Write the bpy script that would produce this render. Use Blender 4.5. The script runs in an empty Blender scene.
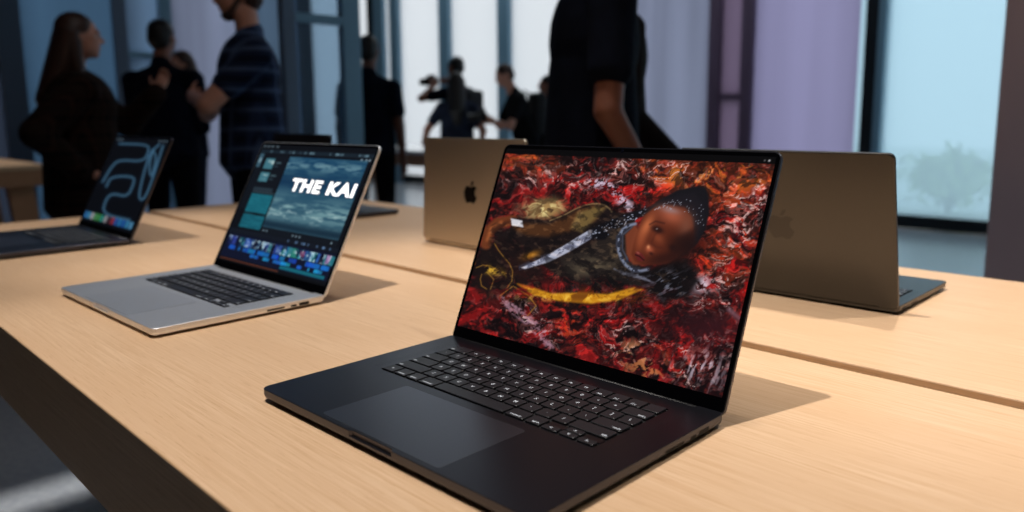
import bpy, bmesh, math, random
import numpy as np
from mathutils import Vector, Matrix

PI = math.pi
R = math.radians
random.seed(4)
SC = bpy.context.scene
COL = SC.collection
TT = 0.9                       # height of the table top above the floor

# ------------------------------------------------------------------ camera
def make_camera():
    yaw, pitch, roll = R(-45.42353), R(8.38574), R(-0.43215)
    f = Vector((math.sin(yaw)*math.cos(pitch), math.cos(yaw)*math.cos(pitch), -math.sin(pitch)))
    r = Vector((math.cos(yaw), -math.sin(yaw), 0)); u = r.cross(f)
    c, s = math.cos(roll), math.sin(roll)
    r2 = c*r + s*u; u2 = -s*r + c*u
    cd = bpy.data.cameras.new('camera'); co = bpy.data.objects.new('camera', cd); COL.objects.link(co)
    m = Matrix((r2, u2, -f)).transposed().to_4x4()
    m.translation = Vector((0.49815, -0.45073, 0.26801 + TT))
    co.matrix_world = m
    cd.sensor_width = 36.0; cd.lens = 765.806*36/1024
    cd.shift_x = (512-511.348)/1024; cd.shift_y = (230.181-256)/1024
    cd.clip_start = 0.02; cd.clip_end = 200
    cd.dof.use_dof = True; cd.dof.focus_distance = 0.76; cd.dof.aperture_fstop = 3.9
    SC.camera = co
    return co, r2, u2, f
CAM, CR, CU, CF = make_camera()

# ------------------------------------------------------------------ world, lights, exposure
SC.view_settings.view_transform = 'Standard'
SC.view_settings.look = 'None'
SC.view_settings.gamma = 1.0
SC.view_settings.use_curve_mapping = False
SC.view_settings.exposure = 0.0
world = bpy.data.worlds.new('overcast_sky'); SC.world = world; world.use_nodes = True
bg = world.node_tree.nodes['Background']
bg.inputs[0].default_value = (0.90, 0.95, 1.0, 1); bg.inputs[1].default_value = 1.1

def spot(name, loc, tgt, power, col, angle, blend=0.5, size=0.02):
    d = bpy.data.lights.new(name, 'SPOT'); d.energy = power; d.color = col
    d.spot_size = R(angle); d.spot_blend = blend; d.shadow_soft_size = size
    o = bpy.data.objects.new(name, d); COL.objects.link(o)
    o.location = loc
    o.rotation_euler = (Vector(tgt)-Vector(loc)).to_track_quat('-Z', 'Y').to_euler()
    return o
def area(name, loc, rot, sx, sy, power, col):
    d = bpy.data.lights.new(name, 'AREA'); d.shape = 'RECTANGLE'; d.size = sx; d.size_y = sy
    d.energy = power; d.color = col
    o = bpy.data.objects.new(name, d); COL.objects.link(o); o.location = loc; o.rotation_euler = rot
    return o
WARM = (1.0, 0.945, 0.885)
spot('ceiling_and_fill_spot', (-0.20, -0.22, TT+2.5), (0.18, 0.10, TT), 212, WARM, 60, 0.55)
spot('ceiling_and_fill_spot', (-1.25, -0.26, TT+2.5), (-1.42, 0.05, TT), 124, WARM, 28, 0.7)
spot('ceiling_and_fill_spot', (-0.06, 0.85, TT+2.5), (0.12, 0.85, TT), 108, WARM, 36, 0.6)
spot('ceiling_and_fill_spot', (0.85, 0.95, TT+2.4), (0.30, 0.72, TT), 100, WARM, 40, 0.7)
spot('ceiling_and_fill_spot', (-1.1, 1.0, TT+2.5), (-1.05, 0.7, TT), 80, WARM, 40, 0.6)
spot('ceiling_and_fill_spot', (-5.3, .2, TT+2.5), (-5.3, .2, TT), 90, WARM, 50, 0.5)  # fill spot added to brighten the oak table at the left
spot('ceiling_and_fill_spot', (-5.0, 3.9, TT+2.5), (-5.0, 3.9, TT), 150, (1, 1, 1), 44, 0.5)  # fill spot added to whiten the distant table's top
area('overhead_fill', (-0.6, 0.6, 4.3), (0, 0, 0), 2.2, 1.6, 17, (1.0, 0.94, 0.92))  # unseen soft fill added for ambient light on the table
strip = area('floor_streak_light', (-2.16, 0.3, 4.3), (0, 0, 0), .03, 2.4, 0.9, (1, .97, .93)); strip.data.spread = R(4)  # added narrow beam that draws the bright streak on the floor
area('overhead_fill', (-6.5, 6.3, 4.3), (0, 0, 0), 9.0, 1.2, 60, (0.85, 0.95, 1.0))  # added fill that lifts the mullions and the background interior

# ------------------------------------------------------------------ helpers
def srgb(r, g, b):
    f = lambda c: (c/255/12.92) if c/255 <= .04045 else ((c/255+.055)/1.055)**2.4
    return (f(r), f(g), f(b), 1)

def mat(name, col, rough=.5, metal=0.0, emit=0.0, spec=.5, coat=0.0):
    m = bpy.data.materials.new(name); m.use_nodes = True
    b = m.node_tree.nodes['Principled BSDF']
    b.inputs['Base Color'].default_value = col
    b.inputs['Roughness'].default_value = rough
    b.inputs['Metallic'].default_value = metal
    b.inputs['Specular IOR Level'].default_value = spec
    b.inputs['Coat Weight'].default_value = coat
    if emit:
        b.inputs['Emission Color'].default_value = col; b.inputs['Emission Strength'].default_value = emit
    return m

def noise_mat(name, c1, c2, scale=(1, 1, 1), nscale=5.0, rough=.6, metal=0.0, detail=4, bump=0.0, spec=.5, lo=.35, hi=.65):
    m = mat(name, c1, rough, metal, spec=spec); nt = m.node_tree; N = nt.nodes; L = nt.links
    tc = N.new('ShaderNodeTexCoord'); mp = N.new('ShaderNodeMapping'); mp.inputs['Scale'].default_value = scale
    nz = N.new('ShaderNodeTexNoise'); nz.inputs['Scale'].default_value = nscale; nz.inputs['Detail'].default_value = detail
    cr = N.new('ShaderNodeValToRGB'); cr.color_ramp.elements[0].color = c1; cr.color_ramp.elements[1].color = c2
    cr.color_ramp.elements[0].position = lo; cr.color_ramp.elements[1].position = hi
    L.new(tc.outputs['Object'], mp.inputs[0]); L.new(mp.outputs[0], nz.inputs['Vector'])
    L.new(nz.outputs['Fac'], cr.inputs[0]); L.new(cr.outputs[0], N['Principled BSDF'].inputs['Base Color'])
    if bump:
        bp = N.new('ShaderNodeBump'); bp.inputs['Strength'].default_value = bump; bp.inputs['Distance'].default_value = .002
        L.new(nz.outputs['Fac'], bp.inputs['Height']); L.new(bp.outputs[0], N['Principled BSDF'].inputs['Normal'])
    return m

def wood_mat(name, ca, cb, cc):
    m = mat(name, ca, .48, spec=.35); nt = m.node_tree; N = nt.nodes; L = nt.links
    tc = N.new('ShaderNodeTexCoord')
    def nz(sc, s, det):
        mp = N.new('ShaderNodeMapping'); mp.inputs['Scale'].default_value = sc
        n = N.new('ShaderNodeTexNoise'); n.inputs['Scale'].default_value = s; n.inputs['Detail'].default_value = det
        n.inputs['Roughness'].default_value = .6
        L.new(tc.outputs['Object'], mp.inputs[0]); L.new(mp.outputs[0], n.inputs['Vector']); return n
    fine = nz((2.6, 120, 120), 3.0, 5); broad = nz((.8, 9, 9), 2.0, 3); fleck = nz((14, 260, 260), 2.0, 2)
    cr = N.new('ShaderNodeValToRGB'); e = cr.color_ramp.elements
    e[0].position = .33; e[0].color = cb; e[1].position = .62; e[1].color = ca
    L.new(fine.outputs['Fac'], cr.inputs[0])
    mx = N.new('ShaderNodeMix'); mx.data_type = 'RGBA'; mx.inputs['B'].default_value = cc
    mr = N.new('ShaderNodeMapRange'); mr.inputs[1].default_value = .42; mr.inputs[2].default_value = .62; mr.inputs[3].default_value = 0; mr.inputs[4].default_value = .75
    L.new(broad.outputs['Fac'], mr.inputs[0]); L.new(mr.outputs[0], mx.inputs['Factor']); L.new(cr.outputs[0], mx.inputs['A'])
    mx2 = N.new('ShaderNodeMix'); mx2.data_type = 'RGBA'; mx2.blend_type = 'MULTIPLY'; mx2.inputs['B'].default_value = (.80, .72, .64, 1)
    mr2 = N.new('ShaderNodeMapRange'); mr2.inputs[1].default_value = .60; mr2.inputs[2].default_value = .68; mr2.inputs[3].default_value = 0; mr2.inputs[4].default_value = .55
    L.new(fleck.outputs['Fac'], mr2.inputs[0]); L.new(mr2.outputs[0], mx2.inputs['Factor']); L.new(mx.outputs['Result'], mx2.inputs['A'])
    L.new(mx2.outputs['Result'], N['Principled BSDF'].inputs['Base Color'])
    return m

def pane_mat(name, tint, clear=0.0, streak=0.0):
    """frosted glass: light from outside spreads through it, a share passes straight"""
    m = bpy.data.materials.new(name); m.use_nodes = True; nt = m.node_tree; N = nt.nodes; L = nt.links
    N.clear()
    out = N.new('ShaderNodeOutputMaterial'); tr = N.new('ShaderNodeBsdfTranslucent'); tr.inputs[0].default_value = tint
    gl = N.new('ShaderNodeBsdfGlossy'); gl.inputs['Roughness'].default_value = .12; gl.inputs[0].default_value = (1, 1, 1, 1)
    fr = N.new('ShaderNodeFresnel'); fr.inputs[0].default_value = 1.25
    tp = N.new('ShaderNodeBsdfTransparent'); tp.inputs[0].default_value = tint
    m1 = N.new('ShaderNodeMixShader'); m1.inputs[0].default_value = clear
    L.new(tr.outputs[0], m1.inputs[1]); L.new(tp.outputs[0], m1.inputs[2])
    m2 = N.new('ShaderNodeMixShader'); L.new(fr.outputs[0], m2.inputs[0]); L.new(m1.outputs[0], m2.inputs[1]); L.new(gl.outputs[0], m2.inputs[2])
    if streak:
        tc = N.new('ShaderNodeTexCoord'); mp = N.new('ShaderNodeMapping'); mp.inputs['Scale'].default_value = (2.3, 2.3, .12)
        nz = N.new('ShaderNodeTexNoise'); nz.inputs['Scale'].default_value = 1.4
        cr = N.new('ShaderNodeValToRGB'); k = 1-streak
        cr.color_ramp.elements[0].position = .35; cr.color_ramp.elements[1].position = .65
        cr.color_ramp.elements[0].color = (tint[0]*k, tint[1]*k, tint[2]*k, 1); cr.color_ramp.elements[1].color = tint
        L.new(tc.outputs['Object'], mp.inputs[0]); L.new(mp.outputs[0], nz.inputs['Vector']); L.new(nz.outputs['Fac'], cr.inputs[0]); L.new(cr.outputs[0], tr.inputs[0])
    L.new(m2.outputs[0], out.inputs[0])
    return m

def link(name, mesh, parent=None, mats=()):
    o = bpy.data.objects.new(name, mesh); COL.objects.link(o)
    for m in mats: mesh.materials.append(m)
    if parent: o.parent = parent
    return o

def finish(bm, name, mats, parent=None, smooth=False, loc=None):
    me = bpy.data.meshes.new(name); bm.to_mesh(me); bm.free()
    if smooth:
        for p in me.polygons: p.use_smooth = True
    if not isinstance(mats, (list, tuple)): mats = [mats]
    o = link(name, me, parent, mats)
    if loc: o.location = loc
    return o

def tag(o, label=None, cat=None, group=None, kind=None):
    if label: o['label'] = label
    if cat: o['category'] = cat
    if group: o['group'] = group
    if kind: o['kind'] = kind
    return o

def empty(name, loc, rz, label, cat, group=None):
    o = bpy.data.objects.new(name, None); COL.objects.link(o); o.location = loc; o.rotation_euler = (0, 0, rz)
    o.empty_display_size = .1
    return tag(o, label, cat, group)

def box(bm, x0, x1, y0, y1, z0, z1, mi=0):
    v = [bm.verts.new(p) for p in ((x0,y0,z0),(x1,y0,z0),(x1,y1,z0),(x0,y1,z0),(x0,y0,z1),(x1,y0,z1),(x1,y1,z1),(x0,y1,z1))]
    for q in ((0,3,2,1),(4,5,6,7),(0,1,5,4),(1,2,6,5),(2,3,7,6),(3,0,4,7)):
        f = bm.faces.new([v[i] for i in q]); f.material_index = mi

def bevel(bm, w, seg=2):
    bmesh.ops.bevel(bm, geom=list(bm.edges), offset=w, segments=seg, affect='EDGES', profile=.5, clamp_overlap=True)

def boxobj(name, b, m, parent=None, bev=0.0, seg=2):
    bm = bmesh.new(); box(bm, *b)
    if bev: bevel(bm, bev, seg)
    return finish(bm, name, m, parent)

def rrect(x0, x1, y0, y1, r, n=6):
    """counter-clockwise rounded rectangle; r may be 4 radii (x1y1, x0y1, x0y0, x1y0)"""
    rs = r if isinstance(r, (list, tuple)) else (r,)*4
    out = []
    for (cx, cy, a0), rr in zip((((x1, y1, 0)), ((x0, y1, 90)), ((x0, y0, 180)), ((x1, y0, 270))), rs):
        ox = cx - rr if cx == x1 else cx + rr
        oy = cy - rr if cy == y1 else cy + rr
        for k in range(n+1):
            a = R(a0 + 90*k/n); out.append((ox + rr*math.cos(a), oy + rr*math.sin(a)))
    return out

def loft(bm, layers, cap0=True, cap1=True, mi=0):
    rings = [[bm.verts.new(p) for p in l] for l in layers]
    n = len(rings[0])
    for a, b in zip(rings[:-1], rings[1:]):
        for i in range(n):
            f = bm.faces.new((a[i], a[(i+1) % n], b[(i+1) % n], b[i])); f.material_index = mi
    if cap0: bm.faces.new(rings[0][::-1]).material_index = mi
    if cap1: bm.faces.new(rings[-1]).material_index = mi
    return rings

_glyph = {}
def glyph(text, size, shear=0.0, offset=0.0, spacing=1.0):
    """flat triangle list of a text, centred, as (verts, faces)"""
    key = (text, size, shear, offset, spacing)
    if key in _glyph: return _glyph[key]
    cu = bpy.data.curves.new('t', 'FONT'); cu.body = text; cu.size = size; cu.shear = shear; cu.offset = offset
    cu.space_character = spacing
    cu.align_x = 'CENTER'; cu.align_y = 'CENTER'; cu.resolution_u = 3
    o = bpy.data.objects.new('t', cu)
    me = o.to_mesh()
    me.calc_loop_triangles()
    vs = [v.co.copy() for v in me.vertices]; fs = [tuple(t.vertices) for t in me.loop_triangles]
    if vs:   # centre on the ink
        mx = (min(v.x for v in vs)+max(v.x for v in vs))/2; my = (min(v.y for v in vs)+max(v.y for v in vs))/2
        vs = [Vector((v.x-mx, v.y-my, 0)) for v in vs]
    o.to_mesh_clear(); bpy.data.objects.remove(o); bpy.data.curves.remove(cu)
    _glyph[key] = (vs, fs)
    return _glyph[key]

# ------------------------------------------------------------------ materials
M = {}
M['wood'] = wood_mat('light_oak', srgb(228, 193, 157), srgb(210, 170, 130), srgb(218, 180, 142))
M['wood_seam'] = noise_mat('channel_oak', srgb(150, 120, 85), srgb(170, 138, 98), (2, 60, 60), 4)
M['floor'] = noise_mat('polished_terrazzo', srgb(158, 163, 170), srgb(172, 176, 182), (1, 1, 1), 40, rough=.20, spec=.6)
M['ceiling'] = mat('ceiling_paint', srgb(74, 74, 78), .9)
M['darkwall'] = noise_mat('dark_wall_plaster', srgb(38, 34, 36), srgb(42, 38, 40), (1, 1, 1), 3, rough=.8)
M['pillar'] = noise_mat('brown_grey_pillar', srgb(196, 178, 188), srgb(202, 184, 194), (1, 1, 1), 2, rough=.7)
M['mullion'] = mat('blue_grey_frame', srgb(118, 156, 180), .45)
M['black_frame'] = mat('black_window_frame', srgb(14, 22, 30), .4)
M['mauve_frame'] = mat('dark_plum_frame', srgb(96, 78, 102), .5)
M['glass_white'] = pane_mat('frosted_white_glass', (.88, .88, .89, 1))
M['glass_cyan'] = pane_mat('frosted_cyan_glass', (.56, .80, .92, 1), clear=.30)
M['glass_lilac'] = pane_mat('frosted_lilac_glass', srgb(142, 147, 170), streak=.25)
M['glass_lavender'] = pane_mat('frosted_lavender_glass', srgb(156, 150, 186), streak=.12)
M['glass_mauve'] = pane_mat('frosted_mauve_glass', srgb(126, 108, 132), streak=.1)
M['glass_blue'] = pane_mat('frosted_blue_glass', srgb(88, 122, 152), streak=.25)
M['glass_pale_blue'] = pane_mat('frosted_pale_blue_glass', srgb(120, 148, 178), streak=.3)
def clear_mat():
    m = bpy.data.materials.new('clear_glass'); m.use_nodes = True; N = m.node_tree.nodes; N.clear()
    o = N.new('ShaderNodeOutputMaterial'); t = N.new('ShaderNodeBsdfTransparent'); m.node_tree.links.new(t.outputs[0], o.inputs[0]); return m
M['clear'] = clear_mat()
M['glass_door'] = pane_mat('blue_door_glass', srgb(150, 178, 200), clear=.75)
M['glass_dim'] = pane_mat('frosted_slate_glass', srgb(62, 70, 86), streak=.15)
M['glass_bright_lilac'] = pane_mat('frosted_bright_lilac_glass', srgb(172, 180, 208), streak=.3)

# ------------------------------------------------------------------ room
def structure(name, b, m, bev=0.0):
    return tag(boxobj(name, b, m, None, bev), kind='structure')
WY = 8.0; WH = 4.4
structure('floor', (-14, 4.2, -5.2, WY+.1, -.12, 0), M['floor'])
structure('ceiling', (-6.7, 4.2, -5.2, WY+.2, WH, WH+.12), M['ceiling'])
structure('ceiling', (-14, -6.7, 3.58, WY+.2, WH, WH+.12), M['ceiling'])
structure('wall_front', (-6.7, 4.2, -5.2, -5.05, 0, WH), M['darkwall'])
structure('wall_right', (4.05, 4.2, -5.05, WY+.1, 0, WH), M['darkwall'])
structure('wall_far', (-14, -13.85, 3.58, WY+.1, 0, WH), M['darkwall'])
structure('wall_side', (-13.85, -6.62, 3.58, 3.70, 0, WH), M['darkwall'])

def glass(name, b, m, face):
    """a clear sheet of glass whose face towards the room carries the frosted film"""
    bm = bmesh.new(); box(bm, *b, mi=1); bm.faces.ensure_lookup_table(); bm.faces[face].material_index = 0
    return finish(bm, name, [M[m], M['clear']])
def window(name, x0, x1, m, z0=0.02, z1=WH, rail=.13, railm='black_frame', y=WY, th=.03):
    root = glass(name, (x0, x1, y-th/2, y+th/2, z0, z1), m, 2); tag(root, kind='structure')
    if rail:
        boxobj('window_frame', (x0, x1, y-.06, y+.06, z0-.01, z0+rail), M[railm], root)
    return root
# back wall, left to right: pale panes between blue-grey mullions, plum framed panels, the tinted garden window
def mull(i, x0, x1, m='mullion', y=WY, d=.09, z0=0.0):
    structure('trim_%d' % i, (x0, x1, y-d, y+d, z0, WH), M[m])
window('window_1', -13.85, -11.76, 'glass_white'); mull(1, -11.76, -11.57, 'black_frame')
mull(2, -11.57, -11.27); window('window_2', -11.27, -11.07, 'glass_white'); mull(3, -11.07, -10.82)
window('window_3', -10.82, -9.69, 'glass_white'); mull(4, -9.69, -9.43)
window('window_4', -9.43, -8.27, 'glass_white'); mull(5, -8.27, -8.02)
window('window_5', -8.02, -6.80, 'glass_white'); mull(6, -6.80, -6.55)
window('window_6', -6.55, -4.57, 'glass_lilac')
mull(7, -4.57, -4.42, 'mauve_frame'); window('window_7', -4.42, -4.14, 'glass_mauve', railm='mauve_frame'); mull(8, -4.14, -4.0, 'mauve_frame')
structure('trim_9', (-4.42, -4.14, WY-.07, WY+.07, 1.35, 1.43), M['mauve_frame'])
window('window_8', -4.0, -2.81, 'glass_lavender')
window('window_9', -2.81, -2.73, 'glass_cyan')
mull(10, -2.73, -2.60, 'black_frame'); mull(11, -2.60, -2.53)
window('window_10', -2.53, .2, 'glass_cyan', rail=.12)
mull(12, .2, .45, 'black_frame'); window('window_11', .45, 4.05, 'glass_cyan')
# left glazed wall (plane x = -6.6) with its frames
LX = -6.6
def lpane(i, y0, y1, m, z0=.02, z1=WH):
    o = glass('window_%d' % i, (LX-.015, LX+.015, y0, y1, z0, z1), m, 3); tag(o, kind='structure')
    boxobj('window_frame', (LX-.05, LX+.05, y0, y1, 0.0, .12), M['black_frame'], o)
    return o
def lmull(i, y0, y1, m='mullion', z0=0, z1=WH, d=.07):
    structure('trim_%d' % i, (LX-d, LX+d, y0, y1, z0, z1), M[m])
M['deep_blue'] = mat('deep_blue_frame', srgb(70, 92, 116), .5)
M['slate_frame'] = mat('slate_frame', srgb(96, 112, 134), .5)
structure('wall_light_block', (LX-.06, LX+.06, -5.05, -1.0, 0, WH), M['darkwall']); lpane(12, -1.0, .98, 'glass_dim'); lmull(13, .98, 1.14, 'deep_blue')  # unseen dark wall added here to cut light on the table's front
structure('trim_14', (LX-.045, LX+.045, -1.0, .98, 1.56, 1.62), M['deep_blue'])
structure('trim_15', (LX-.04, LX+.04, .55, .62, .12, WH), M['deep_blue'])
lpane(13, 1.14, 1.82, 'glass_blue'); lmull(16, 1.82, 1.92, 'slate_frame')
lpane(14, 1.92, 2.20, 'glass_pale_blue')
structure('trim_17', (LX-.04, LX+.04, 1.92, 2.20, 1.70, 1.75), M['mullion'])
lmull(18, 2.20, 2.30)
lpane(15, 2.30, 2.98, 'glass_bright_lilac'); lmull(19, 2.98, 3.06)
lpane(16, 3.06, 3.55, 'glass_pale_blue')
# glazed door leaf standing open beside the passage
def glazed_door():
    x = -4.4
    root = glass('door_1', (x-.012, x+.012, 2.27, 2.68, .06, 3.9), 'glass_door', 3); tag(root, kind='structure')
    for y0, y1, m in ((2.19, 2.29, 'slate_frame'), (2.66, 2.81, 'mullion')):
        boxobj('door_frame', (x-.035, x+.035, y0, y1, 0, 3.98), M[m], root, .006)
    for z0, z1 in ((0, .08), (1.83, 1.89), (3.9, 3.98)):
        boxobj('door_rail', (x-.033, x+.033, 2.29, 2.66, z0, z1), M['mullion'], root)
glazed_door()
# brown-grey pillar between the table and the garden window
structure('wall_pillar', (-.128, .75, 2.2, 2.75, 0, WH), M['pillar'], .006)

# outside, seen softly through the tinted glass
def outside():
    g = boxobj('ground', (-16, 8, WY+.2, 30, -.1, -.02), noise_mat('pale_paving', srgb(214, 220, 218), srgb(226, 230, 228), (1, 1, 1), 2, rough=.9)); tag(g, kind='structure')
    lm = noise_mat('shrub_leaves', srgb(150, 180, 110), srgb(196, 214, 140), (1, 1, 1), 6, rough=.7)
    bk = mat('shrub_bark', srgb(70, 60, 48), .8)
    specs = (((-2.30, 9.6, 0), .62, .86, 'small rounded garden shrub seen through the tinted window'),
             ((-1.2, 10.9, 0), .8, .6, 'low spreading garden shrub behind the tinted window'))
    for loc, w, h, lab in specs:
        root = empty('garden_shrub', loc, 0, lab, 'shrub')
        bm = bmesh.new(); rnd = random.Random(int(w*100))
        for k in range(900):
            a, b = rnd.uniform(0, 2*PI), math.acos(rnd.uniform(-1, 1)); rr = rnd.uniform(.5, 1.0)*(.72+.28*math.sin(3*a+w*9)*math.sin(2.5*b+h*5)+.14*math.sin(7*a))
            c = Vector((w*rr*math.sin(b)*math.cos(a), w*rr*math.sin(b)*math.sin(a), h*.5+h*.48*rr*math.cos(b)))
            d = Vector((rnd.gauss(0, 1), rnd.gauss(0, 1), rnd.gauss(0, 1))).normalized(); e = d.orthogonal().normalized()
            L = rnd.uniform(.05, .09)
            bm.faces.new([bm.verts.new(c+d*L), bm.verts.new(c+e*L*.4), bm.verts.new(c-d*L), bm.verts.new(c-e*L*.4)])
        finish(bm, 'foliage', lm, root)
        bm = bmesh.new()
        for k in range(5):
            a = k*1.3; loft(bm, [[(.02*math.cos(t)+s*math.cos(a)*w*.5, .02*math.sin(t)+s*math.sin(a)*w*.5, s*h*.75) for t in (0, 2.1, 4.2)] for s in (0, .5, 1)])
        finish(bm, 'stem', bk, root)
outside()

# ------------------------------------------------------------------ tables
def panel_leg(x, y0, y1, parent, m, flare, zt):
    bm = bmesh.new()
    t = .05
    lay = []
    for z, k in ((0, flare), (zt, 0)):
        lay.append([(x-t/2, y0-k*.2, z), (x+t/2, y0-k*.2, z), (x+t/2, y1+k, z), (x-t/2, y1+k, z)])
    loft(bm, lay); bmesh.ops.bevel(bm, geom=list(bm.edges), offset=.004, segments=2, affect='EDGES')
    finish(bm, 'leg', m, parent)

def main_table():
    root = empty('display_table', (0, 0, 0), 0, 'long light oak display table with a narrow channel along its middle, carrying all the laptops', 'table')
    x0, x1, th = -1.88, 1.25, .11
    for y0, y1 in ((-.242, .352), (.376, .978)):
        bm = bmesh.new(); box(bm, x0, x1, y0, y1, TT-th, TT); bevel(bm, .0018, 2)
        finish(bm, 'tabletop', M['wood'], root)
    boxobj('cable_channel', (x0+.01, x1-.01, .352, .376, TT-.03, TT-.008), M['wood_seam'], root)
    for x in (x0+.16, x1-.16):
        for (a, b) in ((.19, .33), (.76, .91)):
            bm = bmesh.new(); loft(bm, [[(x-.035, a, 0), (x+.035, a, 0), (x+.035, b, 0), (x-.035, b, 0)], [(x-.05, a-.02, TT-th), (x+.05, a-.02, TT-th), (x+.05, b+.02, TT-th), (x-.05, b+.02, TT-th)]])
            bevel(bm, .004); finish(bm, 'leg', M['wood'], root)
    return root
main_table()

def far_table(name, x0, x1, y0, y1, th, m, label, legx):
    root = empty(name, (0, 0, 0), 0, label, 'table')
    bm = bmesh.new(); box(bm, x0, x1, y0, y1, TT-.03, TT); bevel(bm, .003); finish(bm, 'tabletop', M[m], root)
    bm = bmesh.new(); box(bm, x0+.02, x1-.012, y0+.02, y1-.012, TT-th, TT-.03); finish(bm, 'apron', M['wood_brown'], root)
    for lx in legx:
        for ly, s in ((y0+.12, -1), (y1-.13, 1)):
            bm = bmesh.new()
            loft(bm, [[(lx-.04, ly-.06+s*.06, 0), (lx+.04, ly-.06+s*.06, 0), (lx+.04, ly+.06+s*.06, 0), (lx-.04, ly+.06+s*.06, 0)],
                      [(lx-.05, ly-.07, TT-th), (lx+.05, ly-.07, TT-th), (lx+.05, ly+.07, TT-th), (lx-.05, ly+.07, TT-th)]])
            bevel(bm, .004); finish(bm, 'leg', M['wood_brown'], root)
M['wood_brown'] = noise_mat('warm_oak', srgb(190, 138, 100), srgb(170, 120, 84), (2, 40, 40), 4)
M['reflection_top'] = mat('white_table_top', srgb(235, 238, 240), .15)  # white stands in for the windows' reflection on this top
far_table('display_table', -6.3, -4.92, -1.6, .84, .13, 'wood', 'oak display table standing alone behind the woman in the plaid coat', (-6.1, -5.05))
far_table('display_table', -6.45, -3.2, 3.45, 4.35, .13, 'reflection_top', 'distant display table with a top whitened as window reflection before the pale windows', (-6.2, -3.5))

# ------------------------------------------------------------------ screen pictures (vertex colours of a display, painted from noise and strokes)
def vnoise(x, y, seed):
    rs = np.random.RandomState(seed); G = rs.rand(128, 128)
    xi = np.floor(x).astype(int); yi = np.floor(y).astype(int); fx = x-xi; fy = y-yi
    fx = fx*fx*(3-2*fx); fy = fy*fy*(3-2*fy)
    g = lambda a, b: G[a % 128, b % 128]
    return (g(xi, yi)*(1-fx)+g(xi+1, yi)*fx)*(1-fy) + (g(xi, yi+1)*(1-fx)+g(xi+1, yi+1)*fx)*fy
def fbm(x, y, seed, octv=5, gain=.55):
    s = 0; a = 1; t = 0
    for k in range(octv):
        s = s + a*vnoise(x*2**k+k*7.3, y*2**k+k*3.1, seed+k); t += a; a *= gain
    return s/t
def sst(a, b, x):
    t = np.clip((x-a)/(b-a), 0, 1); return t*t*(3-2*t)

class Canvas:
    def __init__(s, nx, ny, w, h):
        s.nx, s.ny = nx, ny
        X, Y = np.meshgrid(np.linspace(0, w, nx), np.linspace(0, h, ny))   # Y runs up the display
        s.X, s.Y = X.ravel(), Y.ravel(); s.w, s.h = w, h
        s.x, s.y = s.X, s.Y                                                # painting coordinates
        s.c = np.zeros((nx*ny, 3))
    def put(s, col, a):
        a = np.clip(a, 0, 1)[:, None]; s.c = s.c*(1-a) + np.array(col, float)/255*a
    def add(s, col, a):
        s.c = s.c + np.array(col, float)/255*np.clip(a, 0, None)[:, None]
    def polyd(s, pts):
        P = np.array(pts, float); n = len(P); d = np.full(s.x.shape, 1e9); inside = np.zeros(s.x.shape, bool)
        for i in range(n):
            a, b = P[i], P[(i+1) % n]; e = b-a; wx, wy = s.x-a[0], s.y-a[1]
            t = np.clip((wx*e[0]+wy*e[1])/(e@e+1e-12), 0, 1)
            d = np.minimum(d, np.hypot(wx-e[0]*t, wy-e[1]*t))
            c = ((a[1] > s.y) != (b[1] > s.y)) & (s.x < (b[0]-a[0])*(s.y-a[1])/(b[1]-a[1]+1e-12)+a[0])
            inside ^= c
        return np.where(inside, -d, d)
    def lined(s, pts):
        P = np.array(pts, float); d = np.full(s.x.shape, 1e9)
        for a, b in zip(P[:-1], P[1:]):
            e = b-a; wx, wy = s.x-a[0], s.y-a[1]
            t = np.clip((wx*e[0]+wy*e[1])/(e@e+1e-12), 0, 1)
            d = np.minimum(d, np.hypot(wx-e[0]*t, wy-e[1]*t))
        return d
    def poly(s, pts, col, soft=2, a=1.0):
        m = 1-sst(-soft, soft, s.polyd(pts)); s.put(col, m*a); return m
    def line(s, pts, w, col, soft=2, a=1.0):
        m = 1-sst(w-soft, w+soft, s.lined(pts)); s.put(col, m*a); return m
    def blob(s, cx, cy, rx, ry, rot, col, a=1.0, p=1.0):
        c, n = math.cos(R(rot)), math.sin(R(rot)); dx, dy = s.x-cx, s.y-cy
        u = (c*dx+n*dy)/rx; v = (-n*dx+c*dy)/ry
        m = np.exp(-(u*u+v*v)**p); s.put(col, m*a); return m
    def mesh(s, name):
        nx, ny = s.nx, s.ny
        me = bpy.data.meshes.new(name)
        co = np.zeros((nx*ny, 3)); co[:, 0] = s.X-s.w/2; co[:, 1] = s.Y
        idx = np.arange(nx*ny).reshape(ny, nx)
        q = np.stack([idx[:-1, :-1], idx[:-1, 1:], idx[1:, 1:], idx[1:, :-1]], -1).reshape(-1, 4)
        me.vertices.add(nx*ny); me.vertices.foreach_set('co', co.ravel())
        me.loops.add(q.size); me.loops.foreach_set('vertex_index', q.ravel().astype(np.int32))
        me.polygons.add(len(q)); me.polygons.foreach_set('loop_start', np.arange(0, q.size, 4, dtype=np.int32))
        me.update(calc_edges=True)
        c = np.clip(s.c, 0, 1.0); lin = np.where(c <= .04045, c/12.92, ((c+.055)/1.055)**2.4)
        at = me.color_attributes.new('picture', 'FLOAT_COLOR', 'POINT')
        at.data.foreach_set('color', np.c_[lin, np.ones(len(lin))].ravel().astype(np.float32))
        return me

def homography(src, dst):
    A = []; b = []
    for (x, y), (u, v) in zip(src, dst):
        A.append([x, y, 1, 0, 0, 0, -u*x, -u*y]); b.append(u)
        A.append([0, 0, 0, x, y, 1, -v*x, -v*y]); b.append(v)
    h = np.linalg.solve(np.array(A, float), np.array(b, float)); return np.append(h, 1).reshape(3, 3)

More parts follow.
